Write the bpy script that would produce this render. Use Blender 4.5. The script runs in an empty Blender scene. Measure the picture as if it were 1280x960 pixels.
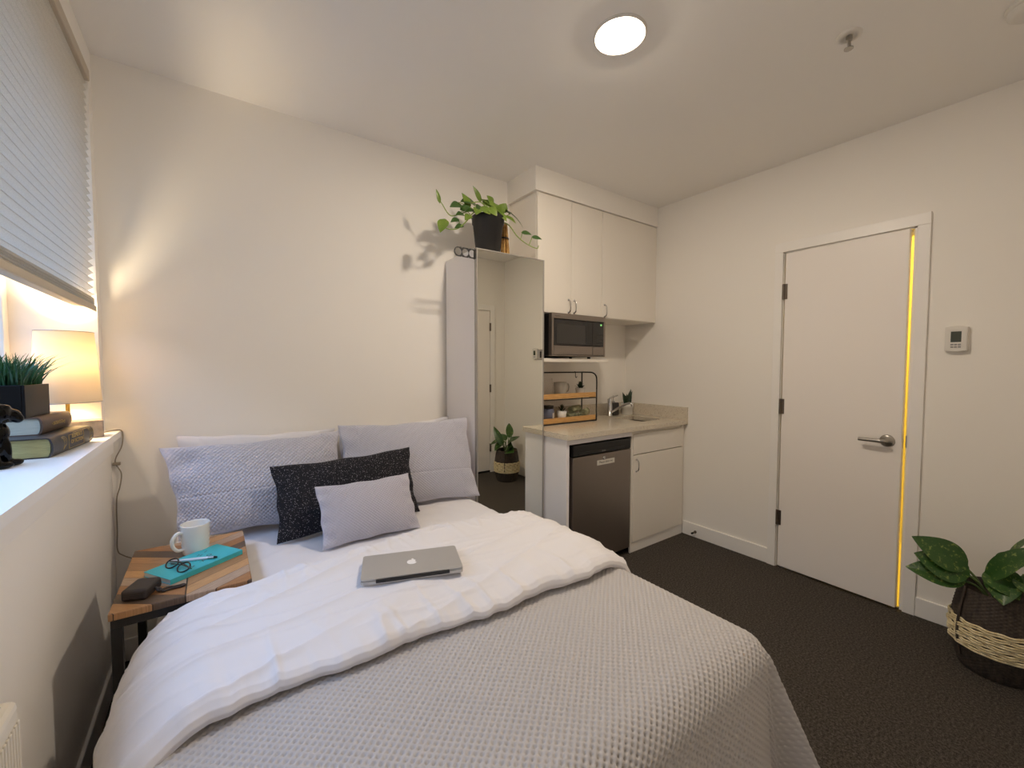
import bpy, bmesh, math, random
import numpy as np
from mathutils import Vector, Matrix, noise

random.seed(7)
rng = np.random.default_rng(7)
S = bpy.context.scene
COL = S.collection
R = math.radians

# ---------------------------------------------------------------- materials
def srgb(r, g, b):
    def f(c):
        c /= 255.0
        return c / 12.92 if c <= 0.04045 else ((c + 0.055) / 1.055) ** 2.4
    return (f(r), f(g), f(b), 1.0)

class Mat:
    def __init__(s, name):
        s.m = bpy.data.materials.new(name); s.m.use_nodes = True
        s.t = s.m.node_tree; s.b = s.t.nodes['Principled BSDF']
        s.out = s.t.nodes['Material Output']
    def n(s, typ, **kw):
        nd = s.t.nodes.new(typ)
        for k, v in kw.items():
            if hasattr(nd, k): setattr(nd, k, v)
            else: nd.inputs[k.replace('_', ' ')].default_value = v
        return nd
    def l(s, a, b): s.t.links.new(a, b)
    def math(s, op, a, b=None, c=None):
        nd = s.t.nodes.new('ShaderNodeMath'); nd.operation = op
        for i, x in enumerate((a, b, c)):
            if x is None: continue
            if isinstance(x, (int, float)): nd.inputs[i].default_value = x
            else: s.l(x, nd.inputs[i])
        return nd.outputs[0]
    def ramp(s, fac, stops, interp='LINEAR'):
        nd = s.t.nodes.new('ShaderNodeValToRGB'); nd.color_ramp.interpolation = interp
        e = nd.color_ramp.elements
        while len(e) < len(stops): e.new(0.5)
        for el, (p, c) in zip(e, stops): el.position = p; el.color = c
        s.l(fac, nd.inputs[0]); return nd.outputs[0]
    def coord(s, kind='Object'):
        return s.t.nodes.new('ShaderNodeTexCoord').outputs[kind]
    def noise(s, scale, detail=3, rough=.55, vec=None, out='Fac'):
        nd = s.n('ShaderNodeTexNoise'); nd.inputs['Scale'].default_value = scale
        nd.inputs['Detail'].default_value = detail; nd.inputs['Roughness'].default_value = rough
        s.l(vec if vec is not None else s.coord(), nd.inputs['Vector']); return nd.outputs[out]
    def bump(s, h, strength=.3, dist=.002):
        nd = s.n('ShaderNodeBump'); nd.inputs['Strength'].default_value = strength
        nd.inputs['Distance'].default_value = dist
        s.l(h, nd.inputs['Height']); s.l(nd.outputs[0], s.b.inputs['Normal'])
    def stretch(s, v):
        mp = s.n('ShaderNodeMapping'); mp.inputs['Scale'].default_value = v
        s.l(s.coord(), mp.inputs['Vector']); return mp.outputs[0]

def mat(name, col, rough=.5, metal=0., bump=None, spec=None, var=None, coat=0):
    """principled; bump=(scale, strength, distance); var=(scale, colour2)"""
    k = Mat(name)
    k.b.inputs['Base Color'].default_value = col
    k.b.inputs['Roughness'].default_value = rough
    k.b.inputs['Metallic'].default_value = metal
    if spec is not None: k.b.inputs['Specular IOR Level'].default_value = spec
    if coat: k.b.inputs['Coat Weight'].default_value = coat
    if var:
        f = k.noise(var[0], 4)
        k.l(k.ramp(f, [(.35, col), (.65, var[1])]), k.b.inputs['Base Color'])
    if bump: k.bump(k.noise(bump[0], 4), bump[1], bump[2])
    return k.m

W = {}
W['wall'] = mat('wall paint', srgb(245, 241, 234), .55, bump=(160, .12, .001), spec=.3)
W['ceil'] = mat('ceiling paint', srgb(246, 243, 238), .7, bump=(120, .12, .001), spec=.2)
W['trim'] = mat('trim paint', srgb(246, 243, 238), .35, bump=(60, .04, .001), spec=.4)
W['doorp'] = mat('door paint', srgb(246, 240, 234), .4, bump=(90, .05, .001), spec=.4)
W['sill'] = mat('sill laminate', srgb(246, 246, 246), .3, bump=(40, .03, .001), spec=.4)
W['melamine'] = mat('cabinet melamine', srgb(238, 232, 222), .38, bump=(70, .03, .001), spec=.4)
W['wardrobe'] = mat('wardrobe melamine', srgb(248, 245, 246), .45, bump=(70, .03, .001), spec=.35)
W['chrome'] = mat('chrome', srgb(205, 205, 205), .16, 1.)
W['nickel'] = mat('brushed nickel', srgb(176, 172, 166), .32, 1., bump=(200, .05, .0005))
W['darkmetal'] = mat('hinge bronze', srgb(120, 110, 100), .4, 1.)
W['black'] = mat('black plastic', srgb(22, 21, 21), .42, bump=(120, .05, .0005))
W['blackpot'] = mat('black pot plastic', srgb(26, 24, 24), .5, bump=(40, .08, .001))
W['gloss'] = mat('gloss black glaze', srgb(4, 4, 5), .06, spec=.22)
W['rackmetal'] = mat('black coated metal', srgb(30, 28, 28), .5)
W['steel'] = mat('brushed stainless', srgb(150, 140, 132), .38, .9)
W['whiteplas'] = mat('white plastic', srgb(226, 222, 214), .4)
W['greyplas'] = mat('grey plastic', srgb(150, 148, 146), .4)
W['ceramic'] = mat('white ceramic', srgb(232, 230, 224), .25, coat=.3)
W['soil'] = mat('soil', srgb(48, 36, 28), .95, bump=(60, .8, .006))
W['sheet'] = mat('white cotton', srgb(227, 225, 228), .85, bump=(700, .12, .0006), spec=.15)
W['greycloth'] = mat('grey waffle cotton', srgb(192, 188, 186), .9, bump=(900, .15, .0006), spec=.1)
W['shamcloth'] = mat('grey quilted cotton', srgb(196, 195, 206), .85, bump=(900, .15, .0006), spec=.15)
W['cushcloth'] = mat('pale grey quilted cotton', srgb(194, 191, 201), .85, bump=(900, .15, .0006), spec=.15)
W['lens'] = mat('white sticker', srgb(215, 210, 200), .5)
W['ink'] = mat('dark ink', srgb(60, 55, 50), .6)
W['gold'] = mat('gilt lettering', srgb(190, 165, 100), .4, .4)
W['silverprint'] = mat('silver print', srgb(150, 150, 150), .4, .5)
W['alu'] = mat('anodised aluminium', srgb(186, 185, 184), .42, .55)
W['emblem'] = mat('pearl white emblem', srgb(240, 240, 242), .2)
W['brass'] = mat('brass', srgb(200, 165, 90), .3, 1.)
W['stonebase'] = mat('grey veined stone', srgb(150, 140, 136), .5, var=(25, srgb(110, 102, 100)))
W['cordm'] = mat('clear grey cord', srgb(150, 138, 122), .4)
W['teal'] = mat('teal cover', srgb(62, 180, 190), .55, bump=(400, .1, .0006))
W['paper'] = mat('paper edge', srgb(205, 205, 195), .8)
W['candle'] = mat('blue grey glass jar', srgb(96, 102, 124), .2, coat=.4)
W['cushdark'] = None
W['heater'] = mat('heater enamel', srgb(228, 222, 208), .4)
W['slot'] = mat('painted slot shade', srgb(96, 88, 76), .7)
W['towel'] = mat('sage towelling', srgb(150, 152, 120), .95, bump=(260, .7, .003), var=(30, srgb(172, 172, 140)))
W['towelp'] = mat('patterned sage towelling', srgb(84, 90, 66), .95, bump=(260, .7, .003), var=(70, srgb(160, 160, 130)))
W['reed'] = mat('dry reed', srgb(205, 165, 95), .6, var=(45, srgb(160, 112, 55)))
W['lensglass'] = mat('spectacle frame', srgb(24, 22, 22), .3)
W['caseb'] = mat('dark brown leather', srgb(48, 40, 37), .55, bump=(260, .25, .001))
W['pencase'] = mat('white lacquer', srgb(215, 222, 232), .25, coat=.4)

def leafmat(name, c1, c2, scale, thr, rough=.35):
    k = Mat(name)
    f = k.noise(scale, 5, .7)
    k.l(k.ramp(f, [(0, c1), (thr - .05, c1), (thr + .06, c2), (1, c2)]), k.b.inputs['Base Color'])
    k.b.inputs['Roughness'].default_value = rough
    k.b.inputs['Subsurface Weight'].default_value = 0.0
    k.bump(k.noise(90, 3), .15, .001)
    return k.m
W['pothos'] = leafmat('pothos leaf', srgb(108, 134, 50), srgb(138, 154, 72), 16, .56)
W['pothosd'] = leafmat('dark pothos leaf', srgb(56, 88, 34), srgb(80, 108, 46), 16, .58)
W['vine'] = mat('pothos stem', srgb(140, 160, 80), .5)
W['aglaonema'] = leafmat('speckled leaf', srgb(44, 80, 30), srgb(130, 146, 72), 60, .60, .36)
W['aglstem'] = mat('leaf stalk', srgb(96, 116, 66), .5)
W['succulent'] = mat('succulent leaf', srgb(44, 60, 40), .5)
W['snake'] = leafmat('snake plant leaf', srgb(28, 50, 26), srgb(52, 78, 40), 30, .58)
W['grass'] = mat('faux grass', srgb(58, 108, 62), .45, var=(14, srgb(36, 74, 52)))
W['planter'] = mat('dark planter lacquer', srgb(15, 14, 16), .30, spec=.22)

# carpet
k = Mat('carpet')
f1 = k.noise(420, 3, .8); f2 = k.noise(110, 4, .75); f3 = k.noise(2.2, 3)
mx = k.math('ADD', k.math('MULTIPLY', f1, .5), k.math('MULTIPLY', f2, .5))
k.l(k.ramp(mx, [(.33, srgb(30, 29, 27)), (.47, srgb(64, 60, 56)), (.64, srgb(122, 114, 106))]), k.b.inputs['Base Color'])
k.b.inputs['Roughness'].default_value = 1; k.b.inputs['Specular IOR Level'].default_value = .05
k.bump(mx, .9, .006); W['carpet'] = k.m

# quartz
k = Mat('speckled quartz')
v = k.n('ShaderNodeTexVoronoi'); v.inputs['Scale'].default_value = 125; k.l(k.coord(), v.inputs['Vector'])
sp = k.math('LESS_THAN', v.outputs['Distance'], .27)
pick = k.math('GREATER_THAN', k.noise(60, 2), .50)
spk = k.math('MULTIPLY', sp, pick)
base = k.ramp(k.noise(240, 3, .7), [(.35, srgb(205, 194, 174)), (.65, srgb(228, 219, 202))])
mixn = k.n('ShaderNodeMix', data_type='RGBA'); k.l(spk, mixn.inputs[0]); k.l(base, mixn.inputs[6])
mixn.inputs[7].default_value = srgb(146, 122, 92); k.l(mixn.outputs[2], k.b.inputs['Base Color'])
k.b.inputs['Roughness'].default_value = .16; W['quartz'] = k.m

# mirror
k = Mat('mirror'); k.b.inputs['Base Color'].default_value = (.86, .86, .80, 1); k.b.inputs['Metallic'].default_value = 1
k.b.inputs['Roughness'].default_value = 0.0; W['mirror'] = k.m

# window glass: thin clear pane
k = Mat('window glass'); k.t.nodes.remove(k.b)
tr = k.n('ShaderNodeBsdfTransparent'); gl = k.n('ShaderNodeBsdfGlossy'); gl.inputs['Roughness'].default_value = 0
fr = k.n('ShaderNodeFresnel'); fr.inputs['IOR'].default_value = 1.45; ms = k.n('ShaderNodeMixShader')
ge = k.n('ShaderNodeNewGeometry'); k.l(k.math('MULTIPLY', fr.outputs[0], k.math('SUBTRACT', 1.0, ge.outputs['Backfacing'])), ms.inputs[0]); k.l(tr.outputs[0], ms.inputs[1]); k.l(gl.outputs[0], ms.inputs[2]); k.l(ms.outputs[0], k.out.inputs[0])
W['glass'] = k.m
W['jarglass'] = W['glass']

# translucent fabrics
def fabric(name, col, trans, tcol, weave=None):
    k = Mat(name)
    k.b.inputs['Base Color'].default_value = col; k.b.inputs['Roughness'].default_value = .9
    k.b.inputs['Specular IOR Level'].default_value = .1
    t = k.n('ShaderNodeBsdfTranslucent'); t.inputs['Color'].default_value = tcol
    if weave:
        f = k.noise(weave[0], 3, .6, k.stretch(weave[1]))
        k.l(k.ramp(f, [(.35, tuple(c * .8 for c in tcol[:3]) + (1,)), (.6, tcol)]), t.inputs['Color'])
        k.bump(f, .3, .001)
    m = k.n('ShaderNodeMixShader'); m.inputs[0].default_value = trans
    k.l(k.b.outputs[0], m.inputs[1]); k.l(t.outputs[0], m.inputs[2]); k.l(m.outputs[0], k.out.inputs[0])
    return k.m
W['blind'] = fabric('cellular blind fabric', srgb(212, 204, 192), .74, srgb(254, 252, 248), (420, (1, 1, 2)))
W['shade'] = fabric('linen lamp shade', srgb(236, 222, 192), .032, srgb(255, 214, 150), (60, (1, 1, 9)))
W['blindrail'] = mat('blind rail', srgb(190, 178, 160), .45)

# emissive lens of the ceiling light
def emis(name, col, st):
    k = Mat(name); k.b.inputs['Emission Color'].default_value = col; k.b.inputs['Emission Strength'].default_value = st
    k.b.inputs['Base Color'].default_value = (.8, .8, .8, 1); return k.m
W['led'] = emis('lit diffuser', (1.0, .85, .68, 1), 398)
W['bulb'] = emis('lit bulb glass', (1.0, .70, .36, 1), 60)
W['clock'] = emis('green display', (.15, 1, .1, 1), 1.2)

# chevron tabletop
def chevron():
    k = Mat('reclaimed wood chevron')
    sx = k.n('ShaderNodeSeparateXYZ'); k.l(k.coord(), sx.inputs[0]); x, y = sx.outputs[0], sx.outputs[1]
    ax = k.math('ABSOLUTE', x)
    v = k.math('DIVIDE', k.math('SUBTRACT', y, k.math('MULTIPLY', ax, .72)), .062)
    idx = k.math('FLOOR', v); fr = k.math('FRACT', v)
    side = k.math('MULTIPLY', k.math('GREATER_THAN', x, 0), 2.0)
    ph = k.math('FRACT', k.math('DIVIDE', k.math('ADD', k.math('ADD', idx, side), 60.5), 6.0))
    plank = k.ramp(ph, [(0, srgb(186, 142, 98)), (.1667, srgb(100, 82, 66)), (.3333, srgb(168, 122, 80)), (.5, srgb(184, 160, 138)), (.6667, srgb(200, 156, 108)), (.8333, srgb(172, 132, 92))], 'CONSTANT')
    cmb = k.n('ShaderNodeCombineXYZ'); k.l(k.math('MULTIPLY', v, 5), cmb.inputs[0]); k.l(k.math('MULTIPLY', ax, 6), cmb.inputs[1]); k.l(side, cmb.inputs[2])
    gr = k.noise(4, 5, .7, cmb.outputs[0])
    g = k.ramp(gr, [(.3, (.62, .58, .54, 1)), (.65, (1.08, 1.06, 1.04, 1))])
    m1 = k.n('ShaderNodeMix', data_type='RGBA', blend_type='MULTIPLY'); m1.inputs[0].default_value = 1
    k.l(plank, m1.inputs[6]); k.l(g, m1.inputs[7])
    gap = k.math('MAXIMUM', k.math('LESS_THAN', fr, .03), k.math('LESS_THAN', ax, .0022))
    m2 = k.n('ShaderNodeMix', data_type='RGBA'); k.l(gap, m2.inputs[0]); k.l(m1.outputs[2], m2.inputs[6]); m2.inputs[7].default_value = srgb(50, 36, 26)
    k.l(m2.outputs[2], k.b.inputs['Base Color']); k.b.inputs['Roughness'].default_value = .5
    k.bump(k.math('SUBTRACT', k.math('MULTIPLY', gr, .3), gap), .5, .002)
    return k.m
W['chevron'] = chevron()
k = Mat('pine shelf board'); f = k.noise(7, 4, .6, k.stretch((2, 20, 20)))
k.l(k.ramp(f, [(.3, srgb(188, 138, 80)), (.65, srgb(220, 174, 110))]), k.b.inputs['Base Color']); k.b.inputs['Roughness'].default_value = .5
W['pine'] = k.m
# dark tweed cushion with pale flecks
k = Mat('dark flecked tweed')
wv = k.n('ShaderNodeTexVoronoi'); wv.inputs['Scale'].default_value = 230; k.l(k.coord('UV'), wv.inputs['Vector'])
fl = k.math('MULTIPLY', k.math('LESS_THAN', wv.outputs['Distance'], .27), k.math('GREATER_THAN', k.noise(130, 2, .5, k.coord('UV')), .52))
k.l(k.ramp(fl, [(0, srgb(22, 21, 28)), (1, srgb(165, 162, 170))], 'CONSTANT'), k.b.inputs['Base Color'])
k.t.nodes[-1].color_ramp.elements[1].position = .5
k.b.inputs['Roughness'].default_value = .95; k.bump(k.noise(300, 3, .6, k.coord('UV')), .6, .002); W['tweed'] = k.m
# book cloth
k = Mat('slate book cover'); f = k.noise(30, 4, .6)
k.l(k.ramp(f, [(.4, srgb(52, 50, 52)), (.7, srgb(70, 66, 62))]), k.b.inputs['Base Color']); k.b.inputs['Roughness'].default_value = .5; W['bookslate'] = k.m
W['bookbrown'] = mat('brown book cloth', srgb(92, 76, 66), .6, bump=(500, .2, .0008))
k = Mat('yellowed page edges'); f = k.noise(9, 3, .6, k.stretch((3, 3, 160)))
k.l(k.ramp(f, [(.3, srgb(150, 142, 92)), (.7, srgb(196, 186, 130))]), k.b.inputs['Base Color']); k.b.inputs['Roughness'].default_value = .9; W['pagesy'] = k.m
k = Mat('pale page edges'); f = k.noise(9, 3, .6, k.stretch((3, 3, 160)))
k.l(k.ramp(f, [(.3, srgb(168, 176, 164)), (.7, srgb(206, 208, 196))]), k.b.inputs['Base Color']); k.b.inputs['Roughness'].default_value = .9; W['pagesw'] = k.m
# wicker
k = Mat('dark wicker')
f = k.noise(26, 4, .7, k.stretch((3, 3, .6))); f2 = k.noise(70, 3, .6, k.stretch((1, 1, 7)))
k.l(k.ramp(k.math('ADD', k.math('MULTIPLY', f, .6), k.math('MULTIPLY', f2, .4)), [(.35, srgb(34, 29, 26)), (.68, srgb(86, 74, 64))]), k.b.inputs['Base Color'])
k.b.inputs['Roughness'].default_value = .75; W['wicker'] = k.m
W['rope'] = mat('pale seagrass rope', srgb(242, 230, 194), .7, bump=(120, .5, .002), var=(60, srgb(214, 194, 146)))
W['mwglass'] = mat('smoked glass', srgb(24, 22, 21), .12, coat=.3)
W['mwwin'] = mat('perforated oven window', srgb(58, 55, 52), .3, bump=(500, .2, .0006))
W['lcd'] = mat('lcd panel', srgb(74, 78, 66), .25)
W['hall'] = mat('hall paint', srgb(236, 232, 224), .6)

# ---------------------------------------------------------------- mesh builder (world coordinates)
class B:
    def __init__(s): s.v = []; s.f = []; s.sm = []; s.uv = None
    def add(s, vs, fs, smooth=False, M=None):
        o = len(s.v)
        s.v += [tuple(M @ Vector(p)) if M is not None else tuple(p) for p in vs]
        s.f += [tuple(i + o for i in f) for f in fs]; s.sm += [smooth] * len(fs); return s
    def frombm(s, bm, smooth=False, M=None):
        bm.verts.index_update()
        s.add([v.co[:] for v in bm.verts], [[v.index for v in f.verts] for f in bm.faces], smooth, M); bm.free(); return s
    def box(s, x0, x1, y0, y1, z0, z1, bev=0, seg=2, M=None):
        bm = bmesh.new()
        vs = [bm.verts.new(p) for p in [(x0, y0, z0), (x1, y0, z0), (x1, y1, z0), (x0, y1, z0), (x0, y0, z1), (x1, y0, z1), (x1, y1, z1), (x0, y1, z1)]]
        for f in [(3, 2, 1, 0), (4, 5, 6, 7), (0, 1, 5, 4), (1, 2, 6, 5), (2, 3, 7, 6), (3, 0, 4, 7)]: bm.faces.new([vs[i] for i in f])
        if bev: bmesh.ops.bevel(bm, geom=list(bm.edges), offset=bev, segments=seg, affect='EDGES', profile=.5)
        return s.frombm(bm, False, M)
    def lathe(s, prof, c=(0, 0, 0), seg=32, M=None, smooth=True, a0=0, a1=2 * math.pi):
        full = abs(a1 - a0 - 2 * math.pi) < 1e-6; vs = []; n = seg if full else seg + 1
        for r, z in prof:
            for i in range(n):
                a = a0 + (a1 - a0) * i / seg; vs.append((c[0] + r * math.cos(a), c[1] + r * math.sin(a), c[2] + z))
        fs = []
        for j in range(len(prof) - 1):
            for i in range(seg):
                i2 = (i + 1) % n; fs.append((j * n + i, j * n + i2, (j + 1) * n + i2, (j + 1) * n + i))
        return s.add(vs, fs, smooth, M)
    def cyl(s, p0, p1, r0, r1=None, seg=16, cap=True, smooth=True):
        r1 = r0 if r1 is None else r1; p0 = Vector(p0); p1 = Vector(p1)
        d = (p1 - p0).normalized(); q = d.to_track_quat('Z', 'Y').to_matrix(); vs = []
        for p, r in ((p0, r0), (p1, r1)):
            for i in range(seg):
                a = 2 * math.pi * i / seg; vs.append(p + q @ Vector((r * math.cos(a), r * math.sin(a), 0)))
        s.add(vs, [(i, (i + 1) % seg, seg + (i + 1) % seg, seg + i) for i in range(seg)], smooth)
        if cap:
            s.add(vs[:seg], [tuple(reversed(range(seg)))]); s.add(vs[seg:], [tuple(range(seg))])
        return s
    def tube(s, pts, r, seg=10, sub=6, closed=False, cap=True):
        P = [Vector(p) for p in pts]; n = len(P); out = []
        if sub > 1:
            for i in range(n if closed else n - 1):
                p0 = P[(i - 1) % n] if closed or i > 0 else P[0] * 2 - P[1]; p1 = P[i]; p2 = P[(i + 1) % n]
                p3 = P[(i + 2) % n] if closed or i + 2 < n else P[-1] * 2 - P[-2]
                for j in range(sub):
                    t = j / sub
                    out.append(.5 * ((2 * p1) + (p2 - p0) * t + (2 * p0 - 5 * p1 + 4 * p2 - p3) * t * t + (3 * p1 - p0 - 3 * p2 + p3) * t ** 3))
            if not closed: out.append(P[-1])
        else: out = P
        m = len(out); rr = r if callable(r) else (lambda t: r)
        vs = []; up = None
        for i in range(m):
            d = (out[(i + 1) % m] - out[i - 1]) if closed else (out[min(i + 1, m - 1)] - out[max(i - 1, 0)])
            d.normalize()
            if up is None: up = Vector((0, 0, 1)) if abs(d.z) < .9 else Vector((1, 0, 0))
            a = d.cross(up).normalized(); up = a.cross(d).normalized()
            for kk in range(seg):
                th = 2 * math.pi * kk / seg; vs.append(out[i] + (a * math.cos(th) + up * math.sin(th)) * rr(i / max(1, m - 1)))
        fs = []
        for i in range(m if closed else m - 1):
            for kk in range(seg):
                i2 = (i + 1) % m; k2 = (kk + 1) % seg; fs.append((i * seg + kk, i * seg + k2, i2 * seg + k2, i2 * seg + kk))
        s.add(vs, fs, True)
        if cap and not closed:
            s.add(vs[:seg], [tuple(reversed(range(seg)))], True); s.add(vs[-seg:], [tuple(range(seg))], True)
        return s
    def prism(s, poly, axis, a, b, smooth=False, M=None):
        """poly of 2-D points extruded along axis between a and b (x: (y,z), y: (x,z), z: (x,y))"""
        def P(u, w, h): return {'x': (h, u, w), 'y': (u, h, w), 'z': (u, w, h)}[axis]
        n = len(poly); vs = [P(u, w, a) for u, w in poly] + [P(u, w, b) for u, w in poly]
        s.add(vs, [tuple(range(n)), tuple(reversed(range(n, 2 * n)))], False, M)
        return s.add(vs, [(i, n + i, n + (i + 1) % n, (i + 1) % n) for i in range(n)], smooth, M)
    def ball(s, c, r, M=None, seg=20, rings=12):
        r = (r, r, r) if isinstance(r, (int, float)) else r
        bm = bmesh.new(); bmesh.ops.create_uvsphere(bm, u_segments=seg, v_segments=rings, radius=1)
        T = Matrix.Translation(c) @ (M.to_4x4() if M is not None else Matrix.Identity(4)) @ Matrix.Diagonal((*r, 1))
        return s.frombm(bm, True, T)
    def grid(s, P, smooth=True, closed_u=False):
        """P: array (nu, nv, 3)"""
        nu, nv = P.shape[:2]; I = np.arange(nu * nv).reshape(nu, nv)
        q = np.stack([I[:-1, :-1], I[1:, :-1], I[1:, 1:], I[:-1, 1:]], -1).reshape(-1, 4)
        return s.add(P.reshape(-1, 3).tolist(), q.tolist(), smooth)

XF = {}   # thing -> its world matrix
def obj(name, b, m, parent=None, recalc=True):
    me = bpy.data.meshes.new(name); me.from_pydata(b.v, [], b.f)
    if b.uv is not None:
        uvl = me.uv_layers.new(name='UVMap'); li = np.zeros(len(me.loops), dtype=np.int32); me.loops.foreach_get('vertex_index', li)
        uvl.data.foreach_set('uv', np.asarray(b.uv, dtype=np.float32)[li].ravel())
    me.polygons.foreach_set('use_smooth', b.sm)
    if recalc and len(b.f) < 60000:
        bm = bmesh.new(); bm.from_mesh(me); bmesh.ops.recalc_face_normals(bm, faces=bm.faces); bm.to_mesh(me); bm.free()
    me.materials.append(m); me.update()
    o = bpy.data.objects.new(name, me); COL.objects.link(o)
    # own origin at the bottom centre of the mesh
    a = np.array(b.v); c = Vector(((a[:, 0].min() + a[:, 0].max()) / 2, (a[:, 1].min() + a[:, 1].max()) / 2, a[:, 2].min()))
    me.transform(Matrix.Translation(-c)); XF[o] = c
    if parent is not None:
        o.parent = parent; o.location = c - XF[parent]
    else: o.location = c
    return o
def thing(name, loc, label, cat, group=None):
    o = bpy.data.objects.new(name, None); COL.objects.link(o); o.location = loc; o.empty_display_size = .05
    XF[o] = Vector(loc); o['label'] = label; o['category'] = cat
    if group: o['group'] = group
    return o
def tag(o, label, cat, group=None):
    o['label'] = label; o['category'] = cat
    if group: o['group'] = group
    return o
def struct(name, b, m, parent=None):
    o = obj(name, b, m, parent); o['kind'] = 'structure'; return o
def text(name, s, size, m, M, parent, depth=.0004, align='CENTER'):
    cu = bpy.data.curves.new(name, 'FONT'); cu.body = s; cu.size = size; cu.extrude = depth; cu.align_x = align; cu.align_y = 'CENTER'
    t = bpy.data.objects.new(name, cu); COL.objects.link(t)
    dg = bpy.context.evaluated_depsgraph_get(); me = bpy.data.meshes.new_from_object(t.evaluated_get(dg))
    bpy.data.objects.remove(t); b = B(); b.add([v.co[:] for v in me.vertices], [tuple(p.vertices) for p in me.polygons], False, M)
    bpy.data.meshes.remove(me); bpy.data.curves.remove(cu)
    return obj(name, b, m, parent)
def frame(o, x, y, z): # 4x4 from origin and axes
    return Matrix(((x[0], y[0], z[0], o[0]), (x[1], y[1], z[1], o[1]), (x[2], y[2], z[2], o[2]), (0, 0, 0, 1)))

# ================================================================ SETTING
XL, XU, XR, YB, YF, ZC = -.384, -.40, 3.12, 2.58, -.22, 2.71
struct('floor', B().box(-.8, 4.4, -.5, 3.0, -.1, 0), W['carpet'])
struct('ceiling', B().box(-.8, XR + .12, YF - .14, YB + .14, ZC, ZC + .1), W['ceil'])
struct('wall_back', B().box(-.8, XR + .12, YB, YB + .14, 0, ZC), W['wall'])
struct('wall_front', B().box(-.8, XR + .12, YF - .14, YF, 0, ZC), W['wall'])
# right wall with the doorway
DY0, DY1, DZ = .608, 1.262, 2.124
struct('wall_right', B().box(XR, XR + .12, YF, DY0, 0, ZC).box(XR, XR + .12, DY1, YB, 0, ZC).box(XR, XR + .12, DY0, DY1, DZ, ZC), W['wall'])
# left wall: furred-out lower part, window opening above
WY0, WY1, WZ0, WZ1, XG = .45, 2.515, 1.074, 2.60, -.66
struct('wall_left', B().box(-.8, XL, YF, YB, 0, 1.045).box(-.8, XU, WY1, YB, 1.045, ZC).box(-.8, XU, YF, WY0, 1.045, ZC)
       .box(-.8, XU, WY0, WY1, WZ1, ZC), W['wall'])
# hallway seen through the gap of the door
struct('floor_hall', B().box(XR + .12, 4.3, 0, 2.1, 0, .006).box(XR + .012, XR + .12, DY0 + .02, DY1 - .02, 0, .006), W['hall'])
struct('wall_hall', B().box(4.3, 4.4, .0, 2.2, 0, ZC).box(XR + .12, 4.4, 2.1, 2.2, 0, ZC).box(XR + .12, 4.4, -.1, 0, 0, ZC).box(XR + .12, 4.4, -.1, 2.2, ZC, ZC + .08), W['hall'])
# soffit over the wall cabinets
struct('trim_1', B().box(1.789, XR, 2.248, YB, 2.551, ZC), W['wall'])
# baseboards
def base(name, *a): struct(name, B().box(*a, .004, 2), W['trim'])
base('baseboard_back', -.384, 1.275, YB - .012, YB, 0, .105)
base('baseboard_left', XL, XL + .012, YF, YB - .012, 0, .105)
struct('baseboard_right', B().box(XR - .012, XR, YF, .556, 0, .105, .003).box(XR - .012, XR, 1.312, 1.96, 0, .105, .003), W['trim'])
struct('baseboard_front', B().box(-.384, 2.15, YF, YF + .012, 0, .105, .003).box(2.955, XR, YF, YF + .012, 0, .105, .003), W['trim'])

# window
win = bpy.data.objects.new('window_1', None); COL.objects.link(win); win['kind'] = 'structure'; win.location = (-.66, 1.47, 1.05); XF[win] = Vector(win.location)
def winpart(name, b, m): o = obj(name, b, m, win); o['kind'] = 'structure'; return o
fb = B()
for y0, y1 in ((WY0, WY0 + .05), (WY1 - .05, WY1), (1.45, 1.50)): fb.box(-.72, -.655, y0, y1, WZ0, WZ1, .004)
fb.box(-.72, -.655, WY0, WY1, WZ0, WZ0 + .05, .004).box(-.72, -.655, WY0, WY1, WZ1 - .05, WZ1, .004)
winpart('window_frame', fb, W['trim'])
winpart('window_pane', B().box(-.692, -.686, WY0 + .04, WY1 - .04, WZ0 + .04, WZ1 - .04), W['glass'])
winpart('window_sill', B().box(-.80, -.349, WY0, WY1, 1.045, WZ0).box(XU, -.349, YF, WY0, 1.045, WZ0).box(XU, -.349, WY1, YB, 1.045, WZ0), W['sill'])
winpart('sill_apron', B().box(XL, XL + .008, YF, YB, .975, 1.045, .002), W['trim'])

# door in the right wall: hinged on the far side, a touch ajar
d1 = bpy.data.objects.new('door_1', None); COL.objects.link(d1); d1['kind'] = 'structure'; d1.location = (XR, .93, 0); XF[d1] = Vector(d1.location)
def dpart(name, b, m, par=d1): o = obj(name, b, m, par); o['kind'] = 'structure'; return o
HX, HY = 3.105, 1.250   # hinge axis
DM = Matrix.Translation((HX, HY, 0)) @ Matrix.Rotation(R(-1.6), 4, 'Z')   # local: x into wall, y runs back from hinge (negative = free edge)
leaf = dpart('door_leaf', B().box(0, .042, -.616, -.004, .014, 2.112, .002, 1, DM), W['doorp'])
hb = B(); RM = DM @ frame((0, -.556, .95), (0, 1, 0), (0, 0, 1), (-1, 0, 0))
hb.lathe([(0, 0), (.034, 0), (.034, .006), (.030, .010), (.014, .012), (.013, .05), (0, .05)], seg=28, M=RM)
lever = [(0, 0, .045), (.02, .0, .052), (.05, 0, .05), (.09, -.001, .048), (.118, -.002, .046)]
hb.tube([tuple(RM @ Vector(p)) for p in lever], lambda t: .0125 - .003 * t, 12)
dpart('door_handle', hb, W['nickel'], leaf)
for z in (.345, 1.10, 1.862):
    hbm = B().cyl((HX - .006, HY + .002, z - .05), (HX - .006, HY + .002, z + .05), .0075, seg=12).box(HX - .004, HX, HY - .02, HY + .012, z - .05, z + .05)
    dpart('hinge', hbm, W['darkmetal'])
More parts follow.
